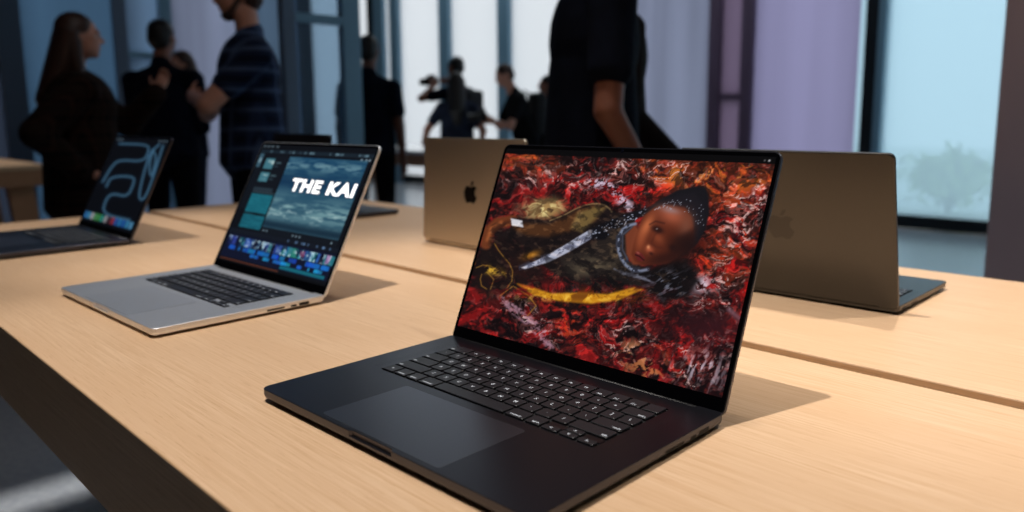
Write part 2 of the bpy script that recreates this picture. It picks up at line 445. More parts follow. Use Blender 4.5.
def display_mat():
    m = bpy.data.materials.new('lit_display'); m.use_nodes = True; N = m.node_tree.nodes; L = m.node_tree.links
    b = N['Principled BSDF']; b.inputs['Base Color'].default_value = (.005, .005, .006, 1); b.inputs['Roughness'].default_value = .12
    b.inputs['Specular IOR Level'].default_value = 0.0
    at = N.new('ShaderNodeAttribute'); at.attribute_name = 'picture'
    L.new(at.outputs['Color'], b.inputs['Emission Color']); b.inputs['Emission Strength'].default_value = 1.0
    return m
M['display'] = display_mat()

def picture_swimmer(w, h):
    """a person with braided hair floating in red and amber water; sketch units: top left (160,10), bottom right (833,771)"""
    cv = Canvas(420, 272, w, h)
    # active picture is h*(216/223.4) high, the strip above it stays black with the menu marks
    hp = h*.2160/.2234
    H = homography([(0, hp), (w, hp), (w, 0), (0, 0)], [(160, 37), (980, 68), (833, 771), (20, 563)])
    z = H[2, 0]*cv.X+H[2, 1]*cv.Y+1
    x0 = (H[0, 0]*cv.X+H[0, 1]*cv.Y+H[0, 2])/z; y0 = (H[1, 0]*cv.X+H[1, 1]*cv.Y+H[1, 2])/z
    wx = fbm(x0/70, y0/70, 11, 4)-.5; wy = fbm(x0/70, y0/70, 31, 4)-.5
    n1 = fbm(x0/95+wx*2.0, y0/60+wy*2.0, 3, 5, .55)
    n2 = fbm(x0/48+wx*2.6, y0/36+wy*2.6, 5, 5, .6)
    n3 = fbm(x0/22+wx*3, y0/18+wy*3, 8, 4, .6)
    rid = 1-np.abs(2*fbm(x0/60+wx*3, y0/36+wy*3, 17, 5, .6)-1)        # thin bright ridges of water
    rid2 = 1-np.abs(2*fbm(x0/26+wx*3, y0/20+wy*3, 23, 4, .6)-1)
    cv.x, cv.y = x0, y0
    B = lambda cx, cy, rx, ry, rot=0: np.exp(-(((math.cos(R(rot))*(x0-cx)+math.sin(R(rot))*(y0-cy))/rx)**2+((-math.sin(R(rot))*(x0-cx)+math.cos(R(rot))*(y0-cy))/ry)**2))
    cv.put((66, 13, 14), np.ones_like(x0))
    cv.put((14, 7, 9), sst(.60, .44, n1)*.95)
    cv.put((132, 18, 20), sst(.50, .66, n2)*.75)
    # regional tints
    amber = np.clip(B(830, 110, 230, 75)+B(250, 60, 130, 45)*.8+B(870, 300, 100, 150)*.8+B(620, 55, 140, 30)*.6, 0, 1)
    cv.put((158, 64, 24), amber*sst(.38, .56, n1)*.85)
    cv.put((60, 24, 14), amber*sst(.52, .40, n2)*.8)
    cv.put((208, 126, 48), np.clip(B(740, 115, 130, 36)+B(900, 95, 90, 30)+B(240, 60, 90, 24)*.6+B(620, 90, 120, 30)*.5, 0, 1)*sst(.44, .60, n2)*.95)
    red = B(400, 140, 110, 50)+B(590, 150, 90, 40)+B(430, 560, 120, 80)+B(720, 590, 60, 60)+B(230, 480, 90, 50)*.5+B(880, 400, 60, 110)+B(180, 240, 60, 50)*.6
    cv.put((170, 18, 20), np.clip(red, 0, 1)*sst(.46, .62, n2)*.8)
    cv.put((206, 58, 28), np.clip(B(870, 300, 80, 150)+B(360, 560, 50, 60)+B(260, 80, 80, 30)+B(640, 650, 90, 40)+B(770, 340, 40, 60), 0, 1)*sst(.52, .66, n3)*.85)
    # foam ridges
    foam = B(350, 110, 190, 32)*.8+B(600, 85, 150, 34)+B(895, 210, 60, 110, 20)+B(540, 600, 70, 70)*.8+B(770, 670, 90, 90)+B(240, 540, 90, 40, 40)*.8+B(790, 470, 60, 50)*.8+B(850, 440, 50, 120)*.5+.10
    cv.put((150, 84, 80), np.clip(foam, 0, 1)*sst(.84, .98, rid)*.7)
    cv.put((224, 188, 184), np.clip(foam*1.5, 0, 1)*sst(.84, .98, rid2)*sst(.40, .56, n3)*.85)
    cv.put((10, 5, 7), sst(.53, .40, fbm(x0/30+wx*3, y0/22+wy*3, 91, 4, .6))*.62)
    cv.add((70, 16, 12), sst(.56, .70, fbm(x0/14+wx*4, y0/11+wy*4, 95, 3, .6))*.7)
    cv.put((16, 8, 12), np.clip(B(800, 560, 130, 50)+B(330, 500, 60, 40)+B(700, 430, 60, 60)+B(820, 720, 60, 40)*.6, 0, 1)*sst(.60, .44, n2)*.9)
    # named marks
    cv.put((206, 186, 206), (1-sst(3, 26, cv.lined([(425, 125), (470, 128), (500, 150), (520, 178), (545, 198)])))*sst(.42, .60, fbm(x0/11, y0/9, 55, 4, .6))*.95)
    cv.blob(285, 205, 62, 34, -8, (168, 140, 86), .9, 2)
    cv.put((224, 204, 140), B(280, 205, 60, 32)*sst(.5, .62, n3))
    cv.put((60, 40, 26), B(300, 205, 60, 34)*sst(.48, .38, n2)*.8)
    cv.put((220, 200, 214), B(765, 430, 34, 24)*sst(.42, .56, n3))
    cv.line([(850, 505), (880, 530), (900, 540)], 7, (170, 130, 146), 8, .6)
    cv.put((60, 20, 26), B(800, 560, 120, 45)*.7)
    cv.put((206, 190, 204), B(770, 690, 70, 60)*sst(.55, .68, fbm((x0+y0*.4)/12, (y0-x0*.4)/44, 61, 3))*.85)
    cv.put((216, 150, 104), B(585, 640, 60, 26, 30)*sst(.48, .6, n3)*.9)
    cv.put((196, 120, 70), B(600, 690, 80, 30, 20)*sst(.5, .62, n3)*.8)
    for k in range(5):
        cv.put((176, 132, 150), (1-sst(1, 9, cv.lined([(135+k*9, 455+k*8), (175+k*10, 510), (240+k*10, 560), (300+k*4, 625)])))*sst(.40, .60, fbm(x0/10, y0/8, 57+k, 3, .6))*.6)
    # left dark water under the sleeve
    cv.poly([(85, 330), (150, 270), (260, 330), (300, 430), (230, 450), (120, 480), (60, 440)], (24, 16, 16), 18, .9)
    for pts in () and (([(75, 385), (110, 378), (150, 400), (168, 402)]), ([(130, 310), (160, 350), (190, 380), (182, 430), (150, 440)]), ([(95, 405), (90, 440), (110, 450)])):
        cv.line(pts, 3.5, (190, 136, 44), 4, .85)
    for P in ([(75, 385), (95, 377), (120, 380), (140, 392), (168, 402)], [(130, 310), (142, 330), (160, 352), (178, 372), (188, 395), (186, 425), (172, 445)], [(92, 405), (88, 420), (92, 440), (108, 450)], [(150, 470), (190, 440), (240, 470), (262, 500), (236, 530)], [(110, 400), (130, 420), (120, 450)]):
        cv.line(P, 1.2, (176, 126, 48), 2.2, .8)
    cv.put((206, 160, 50), B(120, 392, 46, 12, 15)*sst(.45, .55, n3))
    # gold cloth
    cv.poly([(200, 432), (240, 440), (310, 462), (400, 458), (480, 462), (560, 440), (590, 446), (520, 478), (430, 492), (330, 484), (250, 466)], (206, 142, 28), 5, .95)
    cv.put((110, 60, 14), B(400, 470, 180, 22)*sst(.52, .40, n3)*.9)
    cv.put((240, 190, 70), B(380, 474, 150, 12)*sst(.55, .66, n3)*.9)
    # arm, cuff, sleeve and jacket
    cv.line([(104, 312), (112, 272), (140, 248), (185, 240)], 17, (104, 52, 28), 6)
    cv.line([(108, 300), (120, 264), (150, 246)], 5, (168, 92, 50), 6, .7)
    cv.poly([(185, 232), (300, 238), (380, 202), (430, 186), (470, 190), (500, 214), (560, 215), (560, 270), (470, 330), (400, 420), (320, 405), (250, 350), (200, 300), (140, 290), (180, 258)], (26, 18, 18), 5)
    cv.poly([(190, 246), (300, 250), (390, 205), (430, 190), (470, 196), (440, 240), (380, 268), (300, 290), (230, 285), (190, 268)], (74, 44, 24), 9, .95)
    cv.poly([(385, 215), (440, 196), (472, 200), (440, 235), (400, 275), (365, 262)], (118, 98, 56), 9, .8)
    cv.line([(300, 240), (345, 222), (380, 203), (405, 193), (430, 188), (450, 188), (468, 192), (482, 202), (490, 212)], 1.6, (180, 148, 96), 3, .7)
    cv.poly([(179, 233), (215, 240), (219, 261), (183, 255)], (206, 204, 212), 2.5)
    cv.put((170, 110, 30), B(245, 345, 26, 10, -20)*.9)
    # torso
    cv.poly([(330, 352), (420, 318), (520, 250), (560, 240), (540, 300), (545, 360), (610, 390), (600, 440), (520, 432), (440, 436), (370, 420)], (34, 28, 26), 6)
    cv.put((96, 84, 66), B(430, 380, 66, 30, -10)*sst(.42, .62, n2)*.9)
    cv.put((110, 90, 64), B(505, 320, 22, 50, 20)*sst(.40, .6, n3)*.7)
    cv.put((12, 10, 12), B(470, 425, 90, 16)*.8)
    # beaded band and braids
    cv.poly([(213, 384), (280, 352), (340, 318), (420, 268), (450, 262), (440, 286), (370, 330), (300, 366), (225, 388)], (176, 180, 200), 3, .95)
    cv.put((70, 72, 92), (1-sst(0, 16, np.abs(cv.lined([(213, 386), (340, 330), (440, 280)]))))*sst(.52, .44, n3)*.8)
    cv.poly([(430, 262), (500, 232), (570, 205), (606, 196), (600, 222), (540, 240), (500, 262), (470, 296), (430, 296)], (16, 16, 22), 5)
    sp = np.random.RandomState(2)
    for k in range(70):
        t = sp.rand(); a = np.array([430, 285])*(1-t)+np.array([600, 208])*t + sp.randn(2)*(9, 7)
        cv.blob(a[0], a[1], 2.1, 2.1, 0, (170, 176, 196), .75, 2)
    # dark ruffles below the chin
    cv.poly([(570, 392), (640, 372), (720, 352), (760, 420), (720, 470), (650, 480), (600, 450)], (14, 12, 14), 12, .95)
    cv.put((120, 122, 138), B(670, 430, 70, 40)*sst(.56, .68, fbm((x0-y0*.5)/34, (y0+x0*.5)/10, 63, 3))*.8)
    for k in range(6):
        cv.line([(500+k*18, 385+k*5), (530+k*16, 402+k*4), (560+k*12, 396+k*6)], 2.4, (118, 122, 140), 3, .6)
    fig = 1-sst(-10, 10, cv.polyd([(110, 250), (300, 225), (400, 185), (480, 185), (620, 190), (620, 300), (600, 400), (720, 350), (760, 430), (700, 490), (560, 450), (380, 430), (120, 480)]))
    cv.put((8, 6, 8), fig*sst(.52, .36, fbm((x0+y0)/30+wx*2, (y0-x0*.4)/18+wy*2, 71, 4))*.45)
    cv.add((26, 20, 14), fig*sst(.58, .72, fbm((x0+y0)/24+wx*2, (y0-x0*.4)/12+wy*2, 75, 4)))
    cv.put((130, 20, 20), fig*B(330, 450, 240, 26)*sst(.5, .62, n3)*.6)
    # neck, collar
    cv.poly([(532, 282), (560, 250), (600, 300), (590, 372), (556, 372), (536, 340)], (112, 54, 34), 5)
    cv.line([(562, 248), (540, 254), (524, 266), (513, 286), (510, 308), (513, 332), (522, 354), (536, 374), (556, 388), (580, 391), (602, 386)], 4.5, (118, 126, 148), 4)
    cv.put((40, 42, 54), (1-sst(2, 14, cv.lined([(540, 254), (513, 286), (513, 332), (556, 388), (602, 386)])))*sst(.52, .42, fbm(x0/9, y0/9, 77, 3)))
    cv.line([(552, 258), (524, 282), (524, 326), (540, 356)], 2.4, (70, 74, 92), 3, .8)
    # head: hair, face
    cv.poly([(586, 222), (606, 196), (640, 172), (690, 146), (740, 134), (772, 136), (782, 160), (786, 212), (776, 260), (752, 306), (716, 340), (690, 352), (640, 300)], (20, 19, 24), 4)
    face = [(588, 222), (616, 202), (650, 190), (690, 186), (722, 200), (742, 232), (742, 280), (716, 326), (690, 348), (664, 366), (624, 372), (590, 374), (562, 362), (552, 340), (560, 300), (572, 258)]
    cv.poly(face, (88, 38, 23), 5)
    cv.poly([(640, 190), (690, 160), (740, 152), (768, 190), (770, 240), (744, 300), (720, 320), (742, 270), (734, 226), (712, 198)], (24, 22, 28), 8, .95)
    cv.blob(672, 222, 46, 26, 20, (168, 88, 62), .85); cv.blob(668, 206, 30, 10, 12, (150, 128, 132), .7)
    cv.blob(716, 262, 22, 46, 10, (120, 74, 58), .7)
    cv.blob(596, 256, 15, 40, 28, (196, 108, 66), .85)       # cheek turned to the light
    cv.blob(634, 292, 22, 14, 40, (146, 72, 44), .6); cv.blob(700, 318, 46, 40, 40, (34, 15, 12), .8, 1.3); cv.blob(640, 352, 46, 16, -12, (44, 18, 14), .7)
    cv.blob(580, 300, 14, 34, 15, (160, 80, 48), .6)
    cv.blob(606, 326, 13, 11, 30, (170, 84, 56), .9); cv.blob(603, 318, 5, 6, 0, (226, 150, 104), .8)   # nose
    cv.blob(612, 338, 8, 5, 30, (40, 16, 14), .8)
    cv.line([(648, 322), (626, 318), (612, 306), (622, 280), (640, 268)], 2.5, (70, 30, 22), 5, .5)
    cv.blob(630, 265, 19, 10, 20, (34, 16, 15), .9, 1.4)          # eyes closed in shade
    cv.blob(684, 323, 18, 10, 25, (30, 14, 14), .9, 1.4)
    cv.line([(606, 250), (624, 240), (650, 246)], 2, (40, 18, 16), 4, .6)
    cv.poly([(690, 290), (745, 260), (742, 300), (716, 334), (690, 348), (664, 366), (672, 330)], (40, 19, 16), 14, .8)
    cv.blob(628, 263, 3, 2, 0, (190, 180, 176), .7)
    cv.poly([(562, 338), (572, 330), (584, 338), (594, 352), (584, 362), (570, 358)], (92, 30, 30), 3, .95)   # mouth
    cv.line([(564, 342), (576, 346), (590, 358)], 1.6, (36, 10, 12), 2)
    cv.blob(572, 336, 6, 3, 30, (190, 110, 90), .6)
    cv.put((46, 20, 16), B(660, 352, 50, 16, -20)*.85)
    cv.put((30, 14, 14), B(722, 310, 22, 30, 30)*.8)
    for k in range(60):
        t, q = sp.rand(), sp.rand()
        cv.blob(620+150*t, 205-60*t*(1-t)*1.6-20*t+80*q*t, 1.7, 1.7, 0, (176, 180, 196), .6, 2)
    # black strip above the picture, two small menu marks at its right end
    top = cv.Y > hp
    cv.c[top] = (.012, .012, .014)
    cv.x, cv.y = cv.X, cv.Y
    for k, q in enumerate((.006, .0105)):
        cv.blob(w-q, hp+.0035, .0011, .0011, 0, (200, 196, 200), .9 if k == 0 else .4, 2)
    return cv.mesh('swimmer_picture')

def picture_editor(w, h):
    """dark editing program: browser at the left, sea footage at the right, timeline below; units 0..100 across, 0..100 up"""
    cv = Canvas(300, 190, w, h); cv.x = cv.X/w*100; cv.y = cv.Y/h*100
    x, y = cv.x, cv.y
    rect = lambda a, b, c, d, col, al=1.0, soft=.35: cv.put(col, (sst(a-soft, a+soft, x)-sst(b-soft, b+soft, x))*(sst(c-soft, c+soft, y)-sst(d-soft, d+soft, y))*al)
    cv.put((9, 13, 20), np.ones_like(x))
    rect(0, 100, 96.5, 101, (6, 10, 16)); rect(0, 100, 92.5, 95.5, (20, 32, 42))
    rs = np.random.RandomState(7)
    for k in range(26):
        a = rs.uniform(3, 97); rect(a, a+rs.uniform(.6, 2.2), 93.3, 94.8, (110, 140, 155), rs.uniform(.3, .9))
    for a in (1, 5, 9, 14): rect(a, a+2.6, 97.6, 99.2, (120, 140, 150), .6)
    for a in (91, 94.5, 97): rect(a, a+1.4, 90.2, 91.6, (170, 196, 210), .8)
    # browser
    rect(1, 30, 44, 91, (12, 18, 26))
    rect(1, 5, 80, 92, (64, 100, 118), .8); rect(2, 4, 84, 88, (150, 180, 190), .7)
    n = fbm(x/3, y/3, 5, 4)
    for c0, c1 in ((79, 88), (68, 76)):
        rect(9, 18, c0, c1, (60, 110, 124)); cv.put((196, 214, 210), (sst(9, 10, x)-sst(17, 18, x))*(sst(c0+1, c0+3, y)-sst(c1-3, c1-1, y))*sst(.45, .6, n))
        rect(19.5, 25, c0+5, c0+6.2, (90, 120, 130), .7); rect(19.5, 23, c0+2, c0+3, (70, 96, 108), .6)
    rect(8, 27, 60, 63, (60, 80, 92), .5)
    rect(8.5, 30, 41.5, 57.5, (20, 92, 108)); rect(8.5, 30, 58.6, 59.4, (120, 160, 170), .4)
    rect(8.5, 30, 24+17.0, 25+17, (6, 12, 18))
    rect(8.5, 30, 29, 40, (18, 84, 100))
    m = ((x > 8.5) & (x < 30) & (y > 29) & (y < 57.5)); cv.put((40, 130, 146), m*sst(.45, .6, fbm(x/5, y/1.2, 9, 3))*.25)
    # viewer: sea footage
    v = (sst(31, 31.4, x)-sst(96.5, 97, x))*(sst(32, 32.4, y)-sst(90.2, 90.7, y))
    w1 = fbm(x/12, y/2.4, 21, 5, .5); w2 = fbm(x/3, y/.9, 25, 4, .7)
    sea = np.zeros((len(x), 3)); t = sst(32, 90, y)[:, None]
    sea[:] = np.array((56, 92, 108))/255*(1-t)+np.array((20, 62, 92))/255*t
    w2 = fbm(x/6, y/1.6, 25, 3, .6); cv.c = cv.c*(1-v[:, None])+sea*v[:, None]
    band = lambda c, s: np.exp(-((y-c)/s)**2)
    cv.put((72, 108, 122), v*sst(.40, .64, w1)*.45); cv.put((12, 44, 74), v*band(70, 6)*.75)
    cv.put((112, 150, 156), v*band(49, 7)*sst(.35, .6, w1)*.85); cv.put((130, 164, 172), v*band(84, 4)*sst(.4, .62, w2)*.6)
    cv.put((170, 196, 196), v*band(46, 6)*sst(.55, .7, w2)*.6); cv.put((10, 30, 46), v*band(35, 3.5)*.8)
    # control bars
    rect(31, 97, 27.5, 31.5, (14, 20, 28))
    for a in (33, 36, 60, 63, 66, 92): rect(a, a+1.2, 28.8, 30.2, (150, 176, 190), .7)
    rect(0, 100, 23.4, 27, (16, 22, 32))
    for k in range(12):
        a = rs.uniform(50, 98); rect(a, a+1.3, 24.4, 26, (120, 160, 210), .5)
    # timeline
    rect(2, 99, 3.5, 22.8, (12, 18, 40))
    for k in range(30):
        a = 4+rs.rand()*90; b = a+2+rs.rand()*6
        rect(a, b, 14.2, 20.8, (20+rs.randint(40), 60+rs.randint(80), 100+rs.randint(80)), .8)
    cv.put((200, 226, 236), ((x > 4) & (x < 97) & (y > 14.2) & (y < 20.8))*sst(.58, .70, fbm(x/1.6, y/3, 41, 3))*.8)
    cv.put((8, 18, 50), ((x > 4) & (x < 97) & (y > 14.2) & (y < 20.8))*sst(.45, .35, fbm(x/2.6, y/4, 44, 3))*.8)
    rect(72, 76, 16, 20, (190, 80, 110), .5); rect(93, 96, 15, 21, (170, 90, 150), .6)
    for k in range(26):
        a = 3+rs.rand()*92; rect(a, a+1.5+rs.rand()*5, 10.2, 13.4, (24, 60+rs.randint(50), 150+rs.randint(60)), .9)
    for k in range(22):
        a = 30+rs.rand()*66; rect(a, a+1+rs.rand()*4, 7.2, 9.6, (30, 90+rs.randint(60), 160+rs.randint(60)), .8)
    rect(60, 97, 4.2, 6.6, (20, 104, 120), .9); rect(3, 60, 1.6, 2.5, (120, 60, 40), .8)
    rect(0, 100, -1, 1.4, (5, 7, 10))
    return cv.mesh('editor_picture')

def picture_tubes(w, h):
    """black desktop with softly glowing blue looping tubes and a row of dock icons"""
    cv = Canvas(220, 140, w, h)
    H = homography([(0, h), (w, h), (w, 0), (0, 0)], [(452, 72), (690, 82), (530, 452), (335, 405)])
    z = H[2, 0]*cv.X+H[2, 1]*cv.Y+1
    cv.x = (H[0, 0]*cv.X+H[0, 1]*cv.Y+H[0, 2])/z; cv.y = (H[1, 0]*cv.X+H[1, 1]*cv.Y+H[1, 2])/z
    cv.put((5, 8, 14), np.ones_like(cv.x))
    def rnd(pts):
        P = [Vector(p) for p in pts]
        for _ in range(3):
            Q = [P[0]]
            for a, b in zip(P[:-1], P[1:]): Q += [a*.75+b*.25, a*.25+b*.75]
            P = Q+[P[-1]]
        return [(p.x, p.y) for p in P]
    paths = (rnd([(468, 100), (590, 104), (596, 130), (575, 180), (470, 170), (440, 200), (408, 262)]),
             rnd([(424, 280), (440, 240), (535, 240), (534, 270), (510, 322), (450, 306), (425, 330), (415, 385), (520, 405)]),
             rnd([(640, 104), (600, 140), (570, 240), (552, 330), (580, 330), (620, 220), (655, 110)]),
             rnd([(612, 130), (628, 160), (610, 230), (600, 240), (596, 190), (612, 130)]))
    for P in paths:
        d = cv.lined(P)
        cv.add((5, 14, 24), np.exp(-(d/10)**2)*.7); cv.put((52, 88, 112), np.exp(-(d/5.5)**2)*.8)
        cv.put((150, 190, 210), np.exp(-(d/2.2)**2)*.15)
    rs = np.random.RandomState(3)
    x = cv.X/w*100; y = cv.Y/h*100
    cols = [(60, 150, 230), (90, 190, 240), (230, 230, 235), (110, 200, 120), (80, 190, 90), (60, 190, 170), (200, 200, 205), (90, 50, 60), (190, 60, 80), (60, 110, 210), (50, 150, 230), (40, 120, 220), (70, 170, 230), (110, 190, 240)]
    for k, c in enumerate(cols):
        a = 3+k*6.75; cv.put(c, (sst(a-.5, a+.5, x)-sst(a+5, a+6, x))*(sst(3, 4.5, y)-sst(10.5, 12, y))*.6)
    for a in (4, 9, 14, 82, 88, 93): cv.put((150, 180, 200), (sst(a, a+.6, x)-sst(a+1.4, a+2, x))*(sst(96.6, 97, y)-sst(98.4, 99, y))*.7)
    return cv.mesh('tubes_picture')

# ------------------------------------------------------------------ laptops
def metal(name, c, rough):
    m = noise_mat(name, c, tuple(min(1, v*1.06) for v in c[:3])+(1,), (1, 1, 1), 900, rough=rough, metal=1.0, detail=2)
    return m
M['space_black'] = metal('space_black_aluminium', srgb(76, 77, 86), .33)
M['space_black_pad'] = metal('space_black_trackpad', srgb(112, 115, 126), .33)
M['silver'] = metal('silver_aluminium', srgb(228, 231, 236), .46)
M['silver_pad'] = metal('silver_trackpad', srgb(230, 233, 238), .44)
M['black_table_tint'] = metal('dark_aluminium', srgb(80, 79, 78), .36)  # space-black metal with the table's warm reflection put into its colour
M['silver_table_tint'] = metal('silver_table_tint_aluminium', srgb(206, 194, 178), .38)  # silver metal, the table's warm bounce mixed into its colour
M['key'] = mat('black_keycap', srgb(27, 28, 33), .42, spec=.5)
M['legend'] = mat('white_key_legend', srgb(190, 196, 204), .5, emit=.18)
M['well'] = mat('black_keyboard_well', srgb(10, 10, 12), .6)
M['bezel'] = mat('black_display_glass', srgb(5, 5, 7), .12, spec=.04)
M['hinge'] = mat('black_hinge_plastic', srgb(12, 12, 14), .45)
M['port'] = mat('black_port_cavity', srgb(6, 6, 6), .8)
M['rubber'] = mat('black_rubber', srgb(14, 14, 14), .8)
M['logo_dark'] = mat('dark_mirror_logo', srgb(24, 20, 18), .25, metal=.6)
M['logo_soft'] = mat('dim_mirror_logo', srgb(72, 71, 71), .38, metal=1.0)
M['grille'] = mat('perforated_speaker_grille', srgb(30, 30, 35), .6, metal=.5)
M['silver_edge'] = M['silver']

ROWS = [
    [('esc', 1.5)]+[('F%d' % k, 1) for k in range(1, 13)]+[('', 1)],
    [(c, 1) for c in '`1234567890-=']+[('delete', 1.5)],
    [('tab', 1.5)]+[(c, 1) for c in 'QWERTYUIOP[]\\'],
    [('caps', 1.75)]+[(c, 1) for c in "ASDFGHJKL;'"]+[('return', 1.75)],
    [('shift', 2.25)]+[(c, 1) for c in 'ZXCVBNM,./']+[('shift', 2.25)],
    [('fn', 1), ('control', 1), ('option', 1), ('command', 1.25), (' ', 5), ('command', 1.25), ('option', 1)],
]
_keycache = {}
def key_mesh(text, kw, kd, align):
    k = (text, round(kw, 5), round(kd, 5), align)
    if k in _keycache: return _keycache[k]
    bm = bmesh.new()
    def lay(ins, z): return [(x, y, z) for x, y in rrect(-kw/2+ins, kw/2-ins, -kd/2+ins, kd/2-ins, .0014, 3)]
    loft(bm, [lay(0, -.0008), lay(0, .0009), lay(.00035, .0012)])
    if text.strip():
        size = {1: .0054, 2: .0040, 3: .0036}.get(len(text), .0032)
        vs, fs = glyph(text, size, 0, .00012)
        ox = oy = 0
        if len(text) > 2:
            tw = max(v.x for v in vs)-min(v.x for v in vs)
            if tw > kw-.003:
                s = (kw-.003)/tw; vs = [v*s for v in vs]; tw *= s
            oy = -kd/2+.0032
            ox = {-1: -kw/2+.0016+tw/2, 1: kw/2-.0016-tw/2, 0: 0}[align]
        vv = [bm.verts.new((v.x+ox, v.y+oy, .00126)) for v in vs]
        for f in fs:
            try: bm.faces.new([vv[i] for i in f]).material_index = 1
            except ValueError: pass
    me = bpy.data.meshes.new('key'); bm.to_mesh(me); bm.free()
    me.materials.append(M['key']); me.materials.append(M['legend'])
    _keycache[k] = me
    return me

APPLE = None
def fruit_logo(h):
    """bitten apple outline with a leaf, centred, height h; returns list of polygons"""
    def bez(p0, p1, p2, p3, n=8):
        return [tuple((1-t)**3*a+3*(1-t)**2*t*b+3*(1-t)*t*t*c+t**3*d for a, b, c, d in zip(p0, p1, p2, p3)) for t in [i/n for i in range(n)]]
    # unit: body about 0.8 wide, total height 1.0 (y up)
    body = []
    body += bez((0.0, .66), (.10, .66), (.18, .74), (.30, .72))
    body += bez((.30, .72), (.38, .71), (.44, .68), (.49, .61))
    body += bez((.49, .61), (.30, .50), (.30, .24), (.52, .14))      # the bite
    body += bez((.52, .14), (.46, -.02), (.36, -.20), (.24, -.20))
    body += bez((.24, -.20), (.14, -.20), (.10, -.14), (0, -.14))
    body += bez((0, -.14), (-.10, -.14), (-.14, -.20), (-.24, -.20))
    body += bez((-.24, -.20), (-.38, -.20), (-.54, .12), (-.52, .36))
    body += bez((-.52, .36), (-.50, .62), (-.34, .72), (-.24, .72))
    body += bez((-.24, .72), (-.14, .72), (-.08, .66), (0, .66))
    leaf = bez((.0, .72), (-.01, .86), (.10, .98), (.23, 1.0)) + bez((.23, 1.0), (.24, .86), (.12, .72), (0, .72))
    s = h/1.2
    return [[(x*s, (y-.4)*s) for x, y in P] for P in (body, leaf)]

